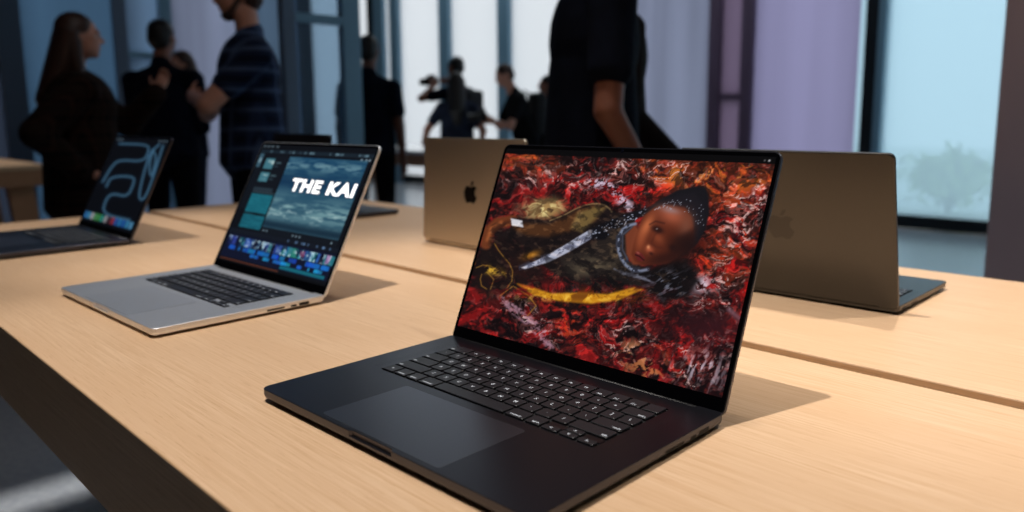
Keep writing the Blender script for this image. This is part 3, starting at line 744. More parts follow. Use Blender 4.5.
def make_laptop(kind, finish_, loc, yaw, lid_deg, label, picture=None, keys=True, logo=None, shade='black', title=None, group=None):
    W, D = {'16': (.3557, .2481), '14': (.3126, .2212)}[kind]
    T = .0128
    root = empty('laptop', (loc[0], loc[1], TT), yaw, label, 'laptop', group)
    mb = M[finish_]
    r = .0085
    kw0 = .1390 if kind == '16' else .1390       # half width of the keyboard well
    ky0, ky1 = (-.0120, .0965) if kind == '16' else (-.0080, .0930)
    # --- base: rounded slab, softly curved underside, finger notch in the front edge, well for the keys
    def outline(ins, notch=False):
        pts = rrect(-W/2+ins, W/2-ins, -D/2+ins, D/2-ins, max(r-ins, .002), 8)
        # insert points along the front edge so every layer can carry the notch
        front = [(-.0290, 0), (-.0265, 1), (-.010, 1), (.010, 1), (.0265, 1), (.0290, 0)]
        k = 27                                   # after the x0,y0 corner
        add_ = [(x, -D/2+ins+(.0026*f if notch else 0)) for x, f in front]
        back = [(.1530, 0), (.1520, 1), (-.1520, 1), (-.1530, 0)] if kind == '16' else [(.1330, 0), (.1320, 1), (-.1320, 1), (-.1330, 0)]
        addb = [(x, D/2-ins-(.0070*f if notch else 0)) for x, f in back]
        return pts[:9]+addb+pts[9:27]+add_+pts[27:]
    L3 = lambda pts, z: [(x, y, z) for x, y in pts]
    bm = bmesh.new()
    layers = [L3(outline(.0090), .0020), L3(outline(.0040), .0024), L3(outline(.0012), .0042), L3(outline(.0002), .0065), L3(outline(0), .0078),
              L3(outline(0, True), .0080), L3(outline(0, True), T-.0004), L3(outline(.0004, True), T)]
    rings = loft(bm, layers, True, False)
    well = [bm.verts.new((x, y, T)) for x, y in rrect(-kw0, kw0, ky0, ky1, .003, 3)]
    low = [bm.verts.new((x, y, T-.0013)) for x, y in rrect(-kw0, kw0, ky0, ky1, .003, 3)]
    n = len(well)
    for i in range(n):
        bm.faces.new((well[(i+1) % n], well[i], low[i], low[(i+1) % n]))
    e = [bm.edges.get((well[i], well[(i+1) % n])) for i in range(n)]
    m_ = len(rings[-1]); e += [bm.edges.get((rings[-1][i], rings[-1][(i+1) % m_])) for i in range(m_)]
    bmesh.ops.triangle_fill(bm, use_beauty=True, use_dissolve=False, edges=e)
    bm.faces.new(low).material_index = 1
    bmesh.ops.recalc_face_normals(bm, faces=list(bm.faces))
    base = finish(bm, 'base', [mb, M['well']], root)
    # feet
    for sx in (-1, 1):
        for sy in (-1, 1):
            bm = bmesh.new(); c = (sx*(W/2-.035), sy*(D/2-.03))
            loft(bm, [[(c[0]+.009*math.cos(t*PI/8), c[1]+.009*math.sin(t*PI/8), z) for t in range(16)] for z in (0, .0022)])
            finish(bm, 'foot', M['rubber'], root)
    # trackpad with its hairline gap
    tx, ty0, ty1 = (.0790, -.1185, -.0240) if kind == '16' else (.0650, -.1045, -.0210)
    bm = bmesh.new(); loft(bm, [L3(rrect(-tx-.0004, tx+.0004, ty0-.0004, ty1+.0004, .004, 4), T-.0003), L3(rrect(-tx-.0004, tx+.0004, ty0-.0004, ty1+.0004, .004, 4), T+.00004)])
    pad = finish(bm, 'trackpad', M['well'], root)
    bm = bmesh.new(); loft(bm, [L3(rrect(-tx, tx, ty0, ty1, .0036, 4), T), L3(rrect(-tx, tx, ty0, ty1, .0036, 4), T+.0001)])
    finish(bm, 'trackpad_surface', M[('silver_pad' if finish_ == 'silver' else 'space_black_pad')], pad)
    # speaker grilles beside the keys
    if keys:
        for s in (-1, 1):
            bm = bmesh.new()
            for i in range(4):
                for j in range(34):
                    x = s*(kw0+.0068+i*.0024+(.0012 if j % 2 else 0)) if kind == '16' else s*(kw0+.0035+i*.0018)
                    y = ky0+.004+j*(ky1-ky0-.008)/33
                    vs = [bm.verts.new((x+.00042*math.cos(a*PI/3), y+.00042*math.sin(a*PI/3), T+.00004)) for a in range(6)]
                    bm.faces.new(vs)
            finish(bm, 'speaker_grille', M['grille'], root)
        # keys
        px = 2*kw0/14.58; py = (ky1-ky0-.0008)/6; gap = .0027
        y = ky1-.0004
        for ri, row in enumerate(ROWS):
            x = -kw0+.0006+.0002
            for ci, (t, u) in enumerate(row):
                kw, kd = px*u-gap, py-gap
                al = 0
                if ci == 0 and len(t) > 1: al = -1
                if ci == len(row)-1 and len(t) > 1: al = 1
                o = link('key', key_mesh(t, kw, kd, al), root); o.location = (x+px*u/2, y-py/2, T)
                x += px*u
            if ri == 5:
                hd = py/2-gap*.55
                for (ax, ay, t) in ((0, 1, '<'), (1, 1, 'v'), (1, 0, '^'), (2, 1, '>')):
                    o = link('key', key_mesh(t, px-gap, hd, 0), root); o.location = (x+px*(ax+.5), y-py*(.25 if ay == 0 else .74), T)
                for ax in (0, 2):
                    bm = bmesh.new(); box(bm, x+px*ax+.0006, x+px*(ax+1)-.0006, y-py*.46, y-.0006, T-.0013, T)
                    finish(bm, 'key_surround', mb, root)
            y -= py
    # ports on both sides: slot, socket, wide socket
    for s in (-1, 1):
        for (y0, y1, z0, z1) in ((.030, .057, .0056, .0082), (.0670, .0760, .0050, .0082), (.0800, .0960, .0048, .0090)):
            yy = (y0+y1)/2; hy = (y1-y0)/2; zz = (z0+z1)/2; hz = (z1-z0)/2
            pr = rrect(-hy, hy, -hz, hz, hz*.9 if hz < .0018 else .0012, 4)
            bm = bmesh.new(); loft(bm, [[(s*(W/2-.002), yy+a, zz+b) for a, b in pr], [(s*(W/2+.00006), yy+a, zz+b) for a, b in pr]])
            bmesh.ops.recalc_face_normals(bm, faces=list(bm.faces))
            finish(bm, 'port', M['port'], root)
    # hinge barrel
    hw = .1515 if kind == '16' else .1315
    bm = bmesh.new(); loft(bm, [[(x, D/2-.0046+.0042*math.cos(t*PI/8), .0088+.0040*math.sin(t*PI/8)) for t in range(16)] for x in (-hw, hw)])
    bmesh.ops.recalc_face_normals(bm, faces=list(bm.faces))
    finish(bm, 'hinge', M['hinge'], root, smooth=True)
    # --- lid: local frame x across, y up the lid, z out of the display towards the user
    L = D-.004
    a = R(lid_deg)
    ey = Vector((0, -math.cos(a), math.sin(a))); ex = Vector((1, 0, 0)); ez = ex.cross(ey)
    lm = Matrix((ex, ey, ez)).transposed().to_4x4(); lm.translation = Vector((0, D/2-.004, .010))
    th = .0048
    def lo(ins, z, y0=.0): return [(x, yy, z) for x, yy in rrect(-W/2+ins, W/2-ins, y0+ins, L-ins, (r-ins, r-ins, .006-ins, .006-ins) if ins < .005 else .004, 8)]
    bm = bmesh.new()
    loft(bm, [lo(.0016, -th), lo(.0004, -th+.0005), lo(0, -th+.0013), lo(0, -.0003), lo(.0003, 0)])
    lid = finish(bm, 'lid', mb, root); lid.matrix_local = lm
    bm = bmesh.new(); loft(bm, [lo(.0013, -.0004, .0008), lo(.0013, .00005, .0008), lo(.0017, .00025, .0008)])
    finish(bm, 'display_bezel', M['bezel'], lid)
    sw, sh = (.3456, .2234) if kind == '16' else (.3022, .1964)
    yb = L-.005-sh if kind == '16' else L-.005-sh
    yb -= .0005
    if picture:
        me = picture(sw, sh); scr = link('display', me, lid, [M['display']]); scr.location = (0, yb, .0003)
    else:
        bm = bmesh.new(); box(bm, -sw/2, sw/2, yb, yb+sh, .0002, .0003); finish(bm, 'display', mat('dark_display', srgb(8, 10, 14), .1), lid)
    if title:
        vs, fs = glyph(*title[0]); bm = bmesh.new(); vv = [bm.verts.new((v.x*title[2]+title[1][0], v.y+title[1][1]+yb, .00045)) for v in vs]
        for f in fs: bm.faces.new([vv[i] for i in f])
        finish(bm, 'title_text', M['title'], lid)
    bm = bmesh.new(); loft(bm, [[(.0022*math.cos(t*PI/6), L-.0042+.0022*math.sin(t*PI/6), z) for t in range(12)] for z in (.0003, .0005)])
    finish(bm, 'camera_lens', mat('camera_lens_glass', srgb(10, 12, 22), .05), lid)
    if logo:
        bm = bmesh.new()
        for P in fruit_logo(.052 if kind == '16' else .046):
            loft(bm, [[(-x, y+L/2, -th+.0001) for x, y in P], [(-x, y+L/2, -th-.00012) for x, y in P]])
        bmesh.ops.recalc_face_normals(bm, faces=list(bm.faces)); bmesh.ops.triangulate(bm, faces=list(bm.faces))
        finish(bm, 'lid_logo', M[logo], lid)
    return root

M['title'] = mat('white_title_letters', srgb(255, 255, 255), .5, emit=1.0)
make_laptop('16', 'space_black', (0, 0), R(1.089), 112.577,
            'open black laptop in front, its screen showing a person in red water', picture_swimmer, True, 'logo_soft', group='open laptops on the oak table')
make_laptop('16', 'silver', (-.6470, -.0053), R(1.71), 117.243,
            'open silver laptop with video editing software and THE KAI on screen', picture_editor, True, 'logo_dark',
            title=(('THE KAI', .0300, .04, .0013, 1.12), (.0660, .1520), 1.52), group='open laptops on the oak table')
make_laptop('16', 'space_black', (-1.4239, -.0121), R(.678), 116.06,
            'open black laptop showing glowing blue looping tubes and a dock', picture_tubes, True, 'logo_soft', group='open laptops on the oak table')
make_laptop('14', 'black_table_tint', (-.0084, .7278), R(181.006), 104.38,
            'open black laptop, table reflection in its colour, seen from behind, lid beside the pillar, keys just peeking out', None, True, 'logo_soft', group='laptops turned away on the oak table')
make_laptop('14', 'silver_table_tint', (-.6576, .6814), R(178.82), 87.458,
            'open silver laptop seen from behind with dark bitten fruit emblem on its lid', None, False, 'logo_dark', group='laptops turned away on the oak table')
make_laptop('14', 'space_black', (-1.4101, .7241), R(179.34), 87.35,
            'open black laptop seen from behind, mostly hidden by the silver THE KAI laptop', None, False, 'logo_soft', group='laptops turned away on the oak table')

#PEOPLE#
# ------------------------------------------------------------------ people
def ring_frame(d):
    d = d.normalized(); up = Vector((0, 1, 0)) if abs(d.y) < .9 else Vector((1, 0, 0))
    a = d.cross(up).normalized(); return a, d.cross(a).normalized()
def cap(bm, p0, p1, r0, r1, seg=14, wide=1.0, wdir=None):
    """closed tapered limb piece with round ends; wide stretches it along wdir"""
    p0, p1 = Vector(p0), Vector(p1); d = p1-p0; L = d.length or 1e-4; d.normalize()
    if wdir is not None:
        a = Vector(wdir); a = (a-d*a.dot(d)).normalized(); b = d.cross(a)
    else: a, b = ring_frame(d)
    rings = []
    for t in (-80, -50, -20): rings.append((p0+d*r0*math.sin(R(t)), r0*math.cos(R(t))))
    for t in (20, 50, 80): rings.append((p1+d*r1*math.sin(R(t)), r1*math.cos(R(t))))
    loft(bm, [[tuple(c+a*(rr*wide*math.cos(2*PI*k/seg))+b*(rr*math.sin(2*PI*k/seg))) for k in range(seg)] for c, rr in rings])
def ball(bm, c, rx, ry, rz, rot=None, seg=18, rg=11):
    c = Vector(c); lay = []
    for j in range(rg):
        t = R(-84+168*j/(rg-1))
        l = []
        for k in range(seg):
            v = Vector((rx*math.cos(t)*math.cos(2*PI*k/seg), ry*math.cos(t)*math.sin(2*PI*k/seg), rz*math.sin(t)))
            if rot is not None: v = rot @ v
            l.append(tuple(c+v))
        lay.append(l)
    loft(bm, lay)
def fuse(bm, name, m, parent, voxel=.012, it=4, strip=None):
    """grow one continuous skin around overlapping pieces"""
    bmesh.ops.recalc_face_normals(bm, faces=list(bm.faces))
    me = bpy.data.meshes.new(name); bm.to_mesh(me); bm.free()
    o = bpy.data.objects.new(name, me); COL.objects.link(o)
    rm = o.modifiers.new('r', 'REMESH'); rm.mode = 'VOXEL'; rm.voxel_size = voxel
    sm = o.modifiers.new('s', 'SMOOTH'); sm.iterations = it; sm.factor = .5
    dg = bpy.context.evaluated_depsgraph_get(); dg.update()
    nm = bpy.data.meshes.new_from_object(o.evaluated_get(dg)); nm.name = name
    bpy.data.objects.remove(o)
    for p in nm.polygons: p.use_smooth = True
    nm.materials.clear()
    return link(name, nm, parent, [m])

def ik(s, w, l1, l2, pole):
    s, w = Vector(s), Vector(w); d = w-s; L = min(d.length, (l1+l2)*.995); dn = d.normalized()
    w = s+dn*L
    x = (l1*l1-l2*l2+L*L)/(2*L); h = math.sqrt(max(l1*l1-x*x, 0))
    p = Vector(pole); p = (p-dn*p.dot(dn)).normalized()
    return s+dn*x+p*h, w

def hand(bm, w, d, n, side, curl=.5, s=1.0):
    """palm, four unequal bent fingers and a thumb from the side of the palm; d along the hand, n out of the palm"""
    d = Vector(d).normalized(); n = Vector(n); n = (n-d*n.dot(d)).normalized(); t = d.cross(n).normalized()*side
    w = Vector(w)
    cap(bm, w-d*.01, w+d*.075*s, .024*s, .026*s, wide=1.45, wdir=t)
    for k, (o, L) in enumerate(((-.030, .066), (-.010, .078), (.011, .073), (.030, .056))):
        b = w+d*.085*s-t*o*s
        m1 = b+(d*math.cos(curl*.6)+n*math.sin(curl*.6))*L*.5*s
        m2 = m1+(d*math.cos(curl*1.6)+n*math.sin(curl*1.6))*L*.5*s
        cap(bm, b-d*.01, m1, .0092*s, .0085*s, 8); cap(bm, m1, m2, .0085*s, .0072*s, 8)
    b = w+d*.022*s+t*.028*s
    m1 = b+(d*.62+t*.7+n*.3).normalized()*.040*s; m2 = m1+(d*.85+t*.25+n*.45).normalized()*.030*s
    cap(bm, b, m1, .0125*s, .0105*s, 8); cap(bm, m1, m2, .0105*s, .0085*s, 8)

M['skin_light'] = mat('light_skin', srgb(196, 140, 118), .55)
M['skin_mid'] = mat('tan_skin', srgb(140, 88, 68), .55)
M['skin_dark'] = mat('brown_skin', srgb(104, 66, 52), .5)
M['hair_brown'] = noise_mat('brown_hair', srgb(46, 28, 22), srgb(70, 42, 32), (30, 30, 2), 4, rough=.5)
M['hair_black'] = noise_mat('black_hair', srgb(16, 14, 15), srgb(28, 24, 24), (30, 30, 2), 4, rough=.5)
M['navy_shirt'] = noise_mat('navy_cotton', srgb(12, 16, 28), srgb(17, 22, 36), (1, 1, 1), 12, rough=.9, spec=.08)
M['blue_shirt'] = noise_mat('slate_blue_cotton', srgb(40, 46, 62), srgb(48, 56, 74), (1, 1, 1), 12, rough=.9, spec=.08)
M['black_shirt'] = noise_mat('black_cotton', srgb(15, 15, 18), srgb(22, 22, 26), (1, 1, 1), 12, rough=.9, spec=.08)
M['black_trouser'] = noise_mat('black_trouser_cloth', srgb(12, 12, 15), srgb(18, 18, 22), (1, 1, 1), 12, rough=.9, spec=.08)
M['jeans'] = noise_mat('dark_denim', srgb(24, 28, 38), srgb(34, 40, 54), (1, 1, 1), 18, rough=.9, spec=.08)
M['brown_sleeve'] = noise_mat('dark_brown_cotton', srgb(28, 21, 20), srgb(36, 28, 26), (1, 1, 1), 12, rough=.9, spec=.08)
M['shoe'] = mat('black_shoe_leather', srgb(14, 14, 15), .5)
M['mask'] = mat('pale_earbud_plastic', srgb(200, 204, 210), .6)
def plaid(name, c0, c1, c2, sc):
    m = mat(name, c0, .9, spec=.1); N = m.node_tree.nodes; L = m.node_tree.links
    tc = N.new('ShaderNodeTexCoord'); cur = None
    for ax, (freq, col) in enumerate(((sc, c1), (sc, c1), (sc*.5, c2), (sc*.5, c2))):
        w = N.new('ShaderNodeTexWave'); w.bands_direction = 'X' if ax % 2 == 0 else 'Z'; w.inputs['Scale'].default_value = freq
        w.inputs['Distortion'].default_value = .6; w.inputs['Detail'].default_value = 0
        cr = N.new('ShaderNodeValToRGB'); cr.color_ramp.elements[0].position = .84; cr.color_ramp.elements[1].position = .93
        cr.color_ramp.elements[0].color = (0, 0, 0, 1); cr.color_ramp.elements[1].color = (.55, .55, .55, 1)
        mx = N.new('ShaderNodeMix'); mx.data_type = 'RGBA'; mx.inputs['A'].default_value = c0; mx.inputs['B'].default_value = col
        L.new(tc.outputs['Object'], w.inputs[0]); L.new(w.outputs['Fac'], cr.inputs[0]); L.new(cr.outputs[0], mx.inputs['Factor'])
        if cur: L.new(cur, mx.inputs['A'])
        cur = mx.outputs['Result']
    L.new(cur, N['Principled BSDF'].inputs['Base Color']); return m
M['plaid_brown'] = plaid('black_brown_plaid', srgb(20, 16, 16), srgb(58, 36, 28), srgb(44, 32, 26), 8)
M['plaid_blue'] = plaid('navy_plaid', srgb(18, 24, 42), srgb(40, 54, 84), srgb(84, 102, 136), 7)

def person(label, loc, face, h, skin, top, bottom, arms, hair='short', hairm='hair_black', sleeve='short', build=1.0,
           lean=0.0, headturn=0.0, headtilt=0.0, female=False, beard=False, hem=.50, stance=.10, loose=1.0, group=None, legshift=0.0):
    """arms: {side: (wrist target, pole, hand direction, palm normal, curl)} in body space, x to the person's right, y forwards"""
    k = h/1.80; V = lambda x, y, z: Vector((x, y, z))*k
    root = empty('person', (loc[0], loc[1], 0), math.atan2(-face[0], face[1]), label, 'person', group)
    sh_w = (.158 if female else .176)*build
    hipz, chz, shz, nkz, hdz = .95, 1.30, 1.455, 1.52, 1.675
    def L_(p):      # lean the trunk forwards about the hips
        p = Vector(p); dz = max(p.z-hipz*k, 0); return Vector((p.x, p.y+dz*math.sin(lean), p.z-dz*(1-math.cos(lean))))
    hipw = .098 if not female else .100
    # joints
    J = {}
    for s in (1, -1):
        J['sh', s] = L_(V(s*sh_w, -.005, shz-.065))
        tgt, pole, hd, hn, curl = arms[s]
        el, wr = ik(J['sh', s], L_(V(*tgt)) if lean else V(*tgt), .295*k, .265*k, pole)
        J['el', s], J['wr', s] = el, wr
        J['hip', s] = V(s*hipw, 0, .93); J['kn', s] = V(s*(stance*.95+.01), .02+legshift*s*.4, .51); J['an', s] = V(s*stance, -.02+legshift*s, .09)
    hc = L_(V(0, .03, hdz)); nk = L_(V(0, -.015, nkz-.03))
    hm = Matrix.Rotation(headturn, 3, 'Z') @ Matrix.Rotation(headtilt-lean*.5, 3, 'X')
    P = lambda x, y, z: hc+hm @ V(x, y, z)
    rt = hm
    # body: one skin
    bm = bmesh.new()
    ball(bm, L_(V(0, 0, 1.31)), .155*build*k, .105*build*k, .19*k); ball(bm, L_(V(0, .0, 1.10)), .138*build*k, .10*build*k, .17*k)
    ball(bm, V(0, -.01, .96), .165*build*k, .115*build*k, .13*k)
    for s in (1, -1): cap(bm, nk-V(0, 0, .03), J['sh', s], .058*k, .052*k)
    cap(bm, nk-V(0, 0, .05), P(0, -.02, -.075), .062*k*(.85 if female else 1), .055*k*(.85 if female else 1))
    for s in (1, -1):
        cap(bm, J['sh', s], J['el', s], .052*k*build, .042*k*build); cap(bm, J['el', s], J['wr', s], .042*k*build, .027*k)
        tgt, pole, hd, hn, curl = arms[s]
        hand(bm, J['wr', s], hd, hn, s, curl, k*(.9 if female else 1.0))
        cap(bm, J['hip', s], J['kn', s], .083*k*build, .056*k); cap(bm, J['kn', s], J['an', s], .054*k, .036*k)
        cap(bm, J['an', s]-V(0, .03, .045), J['an', s]+V(0, .13, -.05), .038*k, .030*k, wide=1.2, wdir=(1, 0, 0))
    # head with brow, nose, lips, chin, ears
    ball(bm, P(0, -.012, .022), .074*k, .094*k, .092*k, rt)
    ball(bm, P(0, .018, -.035), .060*k, .072*k, .078*k, rt)
    ball(bm, P(0, .062, -.088), .026*k, .022*k, .020*k, rt)
    ball(bm, P(0, .080, .022), .046*k, .014*k, .012*k, rt)
    cap(bm, P(0, .080, .010), P(0, .102, -.022), .009*k, .0135*k, 8); ball(bm, P(0, .088, -.028), .017*k, .012*k, .009*k, rt)
    ball(bm, P(0, .082, -.054), .022*k, .010*k, .006*k, rt); ball(bm, P(0, .080, -.064), .019*k, .010*k, .006*k, rt)
    for s in (1, -1):
        ball(bm, P(s*.074, -.012, -.005), .009*k, .020*k, .032*k, rt); ball(bm, P(s*.040, .060, -.012), .020*k, .014*k, .018*k, rt)
    body = fuse(bm, 'body', M[skin], root, .0085*k, 3)
    # eyes: pale ball with dark iris
    for s in (1, -1):
        bm = bmesh.new(); ball(bm, P(s*.030, .071, .003), .012*k, .011*k, .0075*k, rt, 12, 7); e = finish(bm, 'eye', mat('eye_white', srgb(200, 196, 190), .3), root, True)
        bm = bmesh.new(); ball(bm, P(s*.030, .0805, .003), .005*k, .003*k, .005*k, rt, 10, 5); finish(bm, 'iris', mat('iris_brown', srgb(30, 20, 16), .3), root, True)
    # hair
    bm = bmesh.new()
    ball(bm, P(0, -.022, .036), .082*k, .095*k, .088*k, rt)
    ball(bm, P(0, -.050, -.005), .076*k, .066*k, .078*k, rt)
    if hair == 'long':
        for s in (1, -1): cap(bm, P(s*.05, -.035, .02), P(s*.075, -.02, -.20), .045*k, .034*k); cap(bm, P(s*.075, -.02, -.20), L_(V(s*.095, -.06, 1.34)), .034*k, .022*k)
        cap(bm, P(0, -.05, 0), L_(V(0, -.125, 1.36)), .080*k, .070*k, wide=1.35, wdir=(1, 0, 0)); cap(bm, L_(V(0, -.125, 1.36)), L_(V(0, -.135, 1.22)), .070*k, .030*k, wide=1.5, wdir=(1, 0, 0))
    if hair == 'bun':
        cap(bm, P(0, -.09, .02), P(0, -.135, -.10), .036*k, .020*k)
    fuse(bm, 'hair', M[hairm], root, .009*k, 4)
    if beard:
        bm = bmesh.new(); ball(bm, P(0, .052, -.088), .040*k, .036*k, .028*k, rt)
        for s in (1, -1): cap(bm, P(s*.058, .0, -.02), P(s*.036, .052, -.085), .014*k, .020*k)
        cap(bm, P(-.022, .088, -.046), P(.022, .088, -.046), .006*k, .006*k)
        fuse(bm, 'beard', M[hairm], root, .007*k, 3)
    # shirt
    g = .016*loose
    bm = bmesh.new()
    ball(bm, L_(V(0, 0, 1.31)), (.160*build+g)*k, (.110*build+g)*k, .205*k); ball(bm, L_(V(0, .0, 1.10)), (.148*build+g)*k, (.108*build+g)*k, .20*k)
    cap(bm, L_(V(0, -.005, 1.20)), V(0, -.005, hem*1.8+.075), (.112*build+g)*k, (.134*build+g)*k, wide=1.36, wdir=(1, 0, 0), seg=20)
    for s in (1, -1): cap(bm, nk-V(0, 0, .035), J['sh', s], (.064+g*.3)*k, (.052+g*.5)*k)
    cap(bm, nk-V(0, 0, .04), nk+V(0, 0, .012), .072*k, .066*k)
    for s in (1, -1):
        a, b, c = J['sh', s], J['el', s], J['wr', s]
        if sleeve == 'short': cap(bm, a, a+(b-a)*.58, (.056*build+g*.8)*k, (.056+g*.7)*k)
        else:
            e = c if sleeve == 'long' else b+(c-b)*.35
            cap(bm, a, b, (.056*build+g*.8)*k, (.047+g*.7)*k); cap(bm, b, b+(e-b)*.96, (.047+g*.7)*k, (.036+g*.6)*k)
    fuse(bm, 'shirt', M[top], root, .010*k, 5)
    # trousers
    bm = bmesh.new()
    ball(bm, V(0, -.01, .955), (.170*build+.012)*k, (.120*build+.012)*k, .12*k)
    for s in (1, -1):
        cap(bm, J['hip', s], J['kn', s], (.088*build+.012)*k, .070*k); cap(bm, J['kn', s], J['an', s]+V(0, 0, .03), .068*k, .058*k)
    fuse(bm, 'trousers', M[bottom], root, .011*k, 4)
    for s in (1, -1):
        a = J['an', s]; bm = bmesh.new()
        cap(bm, Vector((a.x, a.y-.035*k, .047*k)), Vector((a.x, a.y+.14*k, .040*k)), .046*k, .038*k, wide=1.15, wdir=(1, 0, 0))
        box(bm, a.x-.045*k, a.x+.045*k, a.y-.075*k, a.y+.165*k, 0.0, .03*k)
        fuse(bm, 'shoe', M['shoe'], root, .009*k, 2)
    return root

VR = Vector((CR.x, CR.y, 0)).normalized()       # towards the right / away, as compass directions in the room
VF = Vector((CF.x, CF.y, 0)).normalized()
def facing(right, away): v = VR*right+VF*away; return (v.x, v.y)
DOWN = (0, 0, -1)
def hang(s, fwd=.02, out=.25, z=.80): return ((s*out, fwd, z), (s*.6, -1, 0), (0, .15, -1), (-s, .2, 0), .45)

# woman in the plaid coat, one hand on her hip, the other raised while talking
person('woman with long brown hair in a dark plaid coat, one hand raised', (-3.61, .69), facing(.86, .50), 1.68, 'skin_light', 'plaid_brown', 'black_trouser',
       {1: ((.25, -.02, 1.00), (.7, -1.4, 0), (-.3, .9, -.3), (-1, 0, 0), .8), -1: ((-.10, .38, 1.40), (-.6, .2, -1), (-.1, .45, .9), (1, -.2, .3), .5)},
       hair='long', hairm='hair_brown', sleeve='long', female=True, build=1.26, loose=2.6, hem=.44)
person('man in a dark navy shirt, turned fully away, behind the woman in the plaid coat', (-4.88, 1.57), facing(.1, 1), 1.84, 'skin_mid', 'navy_shirt', 'black_trouser',
       {1: ((.10, .26, 1.08), (.5, -.6, -1), (-.8, .5, 0), (0, 0, -1), .6), -1: ((-.10, .26, 1.05), (-.5, -.6, -1), (.8, .5, 0), (0, 0, -1), .6)}, sleeve='long', build=1.18)
person('woman with brown hair looking out between the navy man and the plaid shirted man', (-5.79, 2.08), facing(-.55, -.75), 1.72, 'skin_light', 'navy_shirt', 'jeans',
       {1: ((.06, .30, 1.08), (1, -.5, -.6), (-.5, .8, 0), (0, 0, -1), .6), -1: ((-.02, .34, 1.06), (-1, -.5, -.6), (.4, .8, 0), (0, 0, -1), .6)},
       hair='long', hairm='hair_brown', female=True)
person('bearded man in a navy plaid shirt with arms crossed, facing left', (-3.04, 1.28), facing(-.86, -.42), 1.88, 'skin_light', 'plaid_blue', 'black_trouser',
       {1: ((-.06, .20, 1.17), (1, .2, -.5), (-1, .05, .15), (0, -1, 0), .7), -1: ((.06, .24, 1.22), (-1, .2, -.5), (1, .0, .1), (0, -1, 0), .7)},
       hair='short', hairm='hair_brown', sleeve='short', beard=True, build=1.14, headtilt=-.12)
person('man in a dark T-shirt standing turned away beside the glass door leaf', (-4.50, 2.96), facing(.10, 1), 1.80, 'skin_dark', 'navy_shirt', 'black_trouser',
       {1: hang(1), -1: hang(-1)}, build=1.06)
person('woman with long black hair in a slate blue T-shirt, back turned, before the pale windows', (-5.60, 4.78), facing(-.1, 1), 1.64, 'skin_light', 'blue_shirt', 'jeans',
       {1: hang(1, .10, .26, .92), -1: ((-.40, .06, .90), (-1, -.8, 0), (-.2, .1, -1), (1, 0, 0), .4)}, hair='long', female=True, build=1.10)
person('tall man with a black backpack raising a camera, behind the woman in slate blue', (-6.42, 5.50), facing(-.75, .6), 1.88, 'skin_mid', 'navy_shirt', 'black_trouser',
       {1: ((.12, .22, 1.52), (1, -.2, -.9), (0, 1, .2), (-1, 0, 0), .9), -1: ((-.12, .22, 1.50), (-1, -.2, -.9), (0, 1, .2), (1, 0, 0), .9)}, build=1.08)
person('man in a black T-shirt leaning over a camera held in both hands', (-5.08, 5.28), facing(-.80, -.20), 1.74, 'skin_light', 'black_shirt', 'black_trouser',
       {1: ((.06, .30, 1.20), (1, -.3, -.9), (-.5, 1, 0), (-1, 0, .4), .9), -1: ((-.06, .34, 1.18), (-1, -.3, -.9), (.5, 1, 0), (1, 0, .4), .9)}, lean=.30, headtilt=-.25, hairm='hair_brown')
person('person with dark tied back hair in black, half hidden behind the large man', (-5.17, 5.72), facing(-.9, .1), 1.62, 'skin_light', 'black_shirt', 'black_trouser',
       {1: hang(1), -1: hang(-1)}, hair='bun', female=True)
person('large man in a navy T-shirt standing close behind the table, head above the picture', (-1.11, 1.51), facing(.95, .22), 1.93, 'skin_mid', 'navy_shirt', 'jeans',
       {1: ((.23, .10, .88), (.4, -1, -.1), (-.1, .5, -.9), (-1, 0, .2), .6), -1: ((-.22, .16, .90), (-.5, -1, -.2), (.1, .6, -.8), (1, 0, .2), .6)}, build=1.02, loose=1.2)
person('person in a dark brown long sleeve shirt just behind the large man', (-1.44, 2.03), facing(.95, .2), 1.92, 'skin_mid', 'brown_sleeve', 'black_trouser',
       {1: ((.20, .16, .95), (.5, -1, 0), (0, .4, -1), (-1, 0, 0), .5), -1: ((-.18, .18, .95), (-.5, -1, 0), (0, .4, -1), (1, 0, 0), .5)}, sleeve='long', build=1.0)

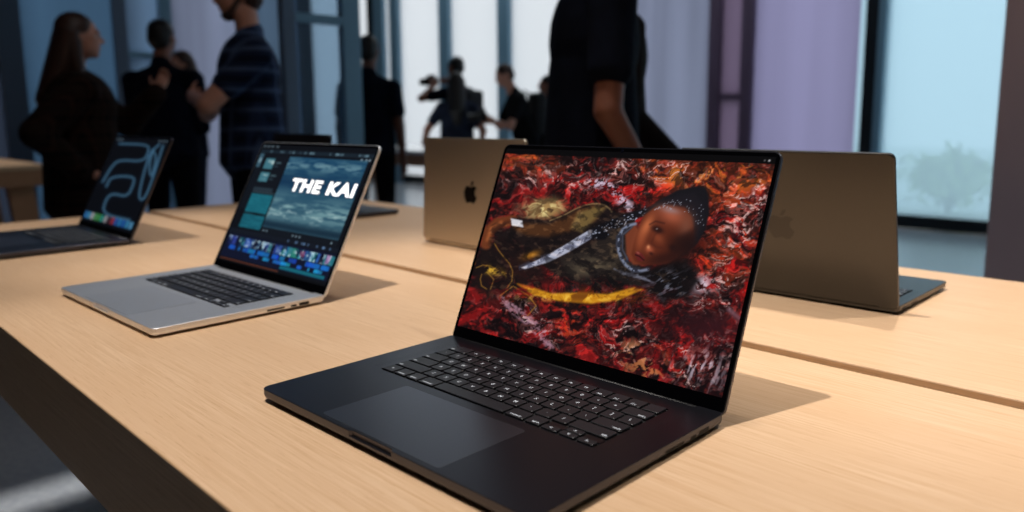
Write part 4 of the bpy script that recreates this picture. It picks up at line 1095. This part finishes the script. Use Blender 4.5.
# ------------------------------------------------------------------ things people carry
M['bag'] = noise_mat('black_nylon', srgb(16, 17, 20), srgb(24, 26, 30), (1, 1, 1), 30, rough=.8)
M['cam'] = mat('black_camera_body', srgb(14, 14, 15), .4)
M['lens_glass'] = mat('coated_lens_glass', srgb(24, 26, 44), .08)
def backpack(loc, face, label, s=1.0):
    root = empty('backpack', loc, math.atan2(-face[0], face[1]), label, 'backpack')
    bm = bmesh.new(); box(bm, -.14*s, .14*s, -.20*s, -.06*s, 0, .44*s); bevel(bm, .045*s, 4); finish(bm, 'bag', M['bag'], root, True)
    bm = bmesh.new(); box(bm, -.11*s, .11*s, -.25*s, -.19*s, .04*s, .24*s); bevel(bm, .025*s, 3); finish(bm, 'front_pocket', M['bag'], root, True)
    for sx in (-1, 1):
        bm = bmesh.new(); pts = [(sx*.085, -.07, .40), (sx*.10, .03, .46), (sx*.11, .12, .40), (sx*.12, .14, .25), (sx*.13, .06, .08), (sx*.12, -.07, .04)]
        loft(bm, [[(x*s+a, y*s, z*s+b) for a, b in ((-.022, -.004), (.022, -.004), (.022, .004), (-.022, .004))] for x, y, z in pts])
        bmesh.ops.recalc_face_normals(bm, faces=list(bm.faces)); finish(bm, 'shoulder_strap', M['bag'], root)
    return root
def camera(loc, face, label, s=1.0, tilt=0):
    root = empty('camera', loc, math.atan2(-face[0], face[1]), label, 'camera'); root.rotation_euler.x = tilt
    bm = bmesh.new(); box(bm, -.07*s, .07*s, -.035*s, .035*s, -.045*s, .045*s); bevel(bm, .010*s, 3); finish(bm, 'camera_body', M['cam'], root)
    bm = bmesh.new(); box(bm, -.03*s, .03*s, -.03*s, .03*s, .04*s, .068*s); bevel(bm, .008*s, 2); finish(bm, 'viewfinder', M['cam'], root)
    bm = bmesh.new(); loft(bm, [[(r*s*math.cos(t*PI/10), y*s, r*s*math.sin(t*PI/10)) for t in range(20)] for y, r in ((.03, .034), (.06, .036), (.062, .033), (.12, .035), (.14, .038))])
    bmesh.ops.recalc_face_normals(bm, faces=list(bm.faces)); b = finish(bm, 'lens', M['cam'], root)
    bm = bmesh.new(); loft(bm, [[(.031*s*math.cos(t*PI/10), y*s, .031*s*math.sin(t*PI/10)) for t in range(20)] for y in (.139, .1415)])
    bmesh.ops.recalc_face_normals(bm, faces=list(bm.faces)); finish(bm, 'front_glass', M['lens_glass'], b)
    return root
def local(loc, face, p, k=1.0):
    a = math.atan2(-face[0], face[1]); c, s = math.cos(a), math.sin(a)
    return (loc[0]+c*p[0]*k-s*p[1]*k, loc[1]+s*p[0]*k+c*p[1]*k, p[2]*k)
fa = facing(-.75, .6); backpack(local((-6.42, 5.50), fa, (0, -.10, 1.04)), fa, 'black backpack on the tall man who raises a camera')
camera(local((-6.42, 5.50), fa, (.0, .42, 1.60)), fa, 'black camera held up by the tall man with the backpack', 1.2)
fb = facing(-.80, -.20); backpack(local((-5.08, 5.28), fb, (0, .02, .98)), fb, 'black backpack on the man leaning over his camera')
camera(local((-5.08, 5.28), fb, (0, .47, 1.17)), fb, 'black camera in both hands of the leaning man', 1.1)
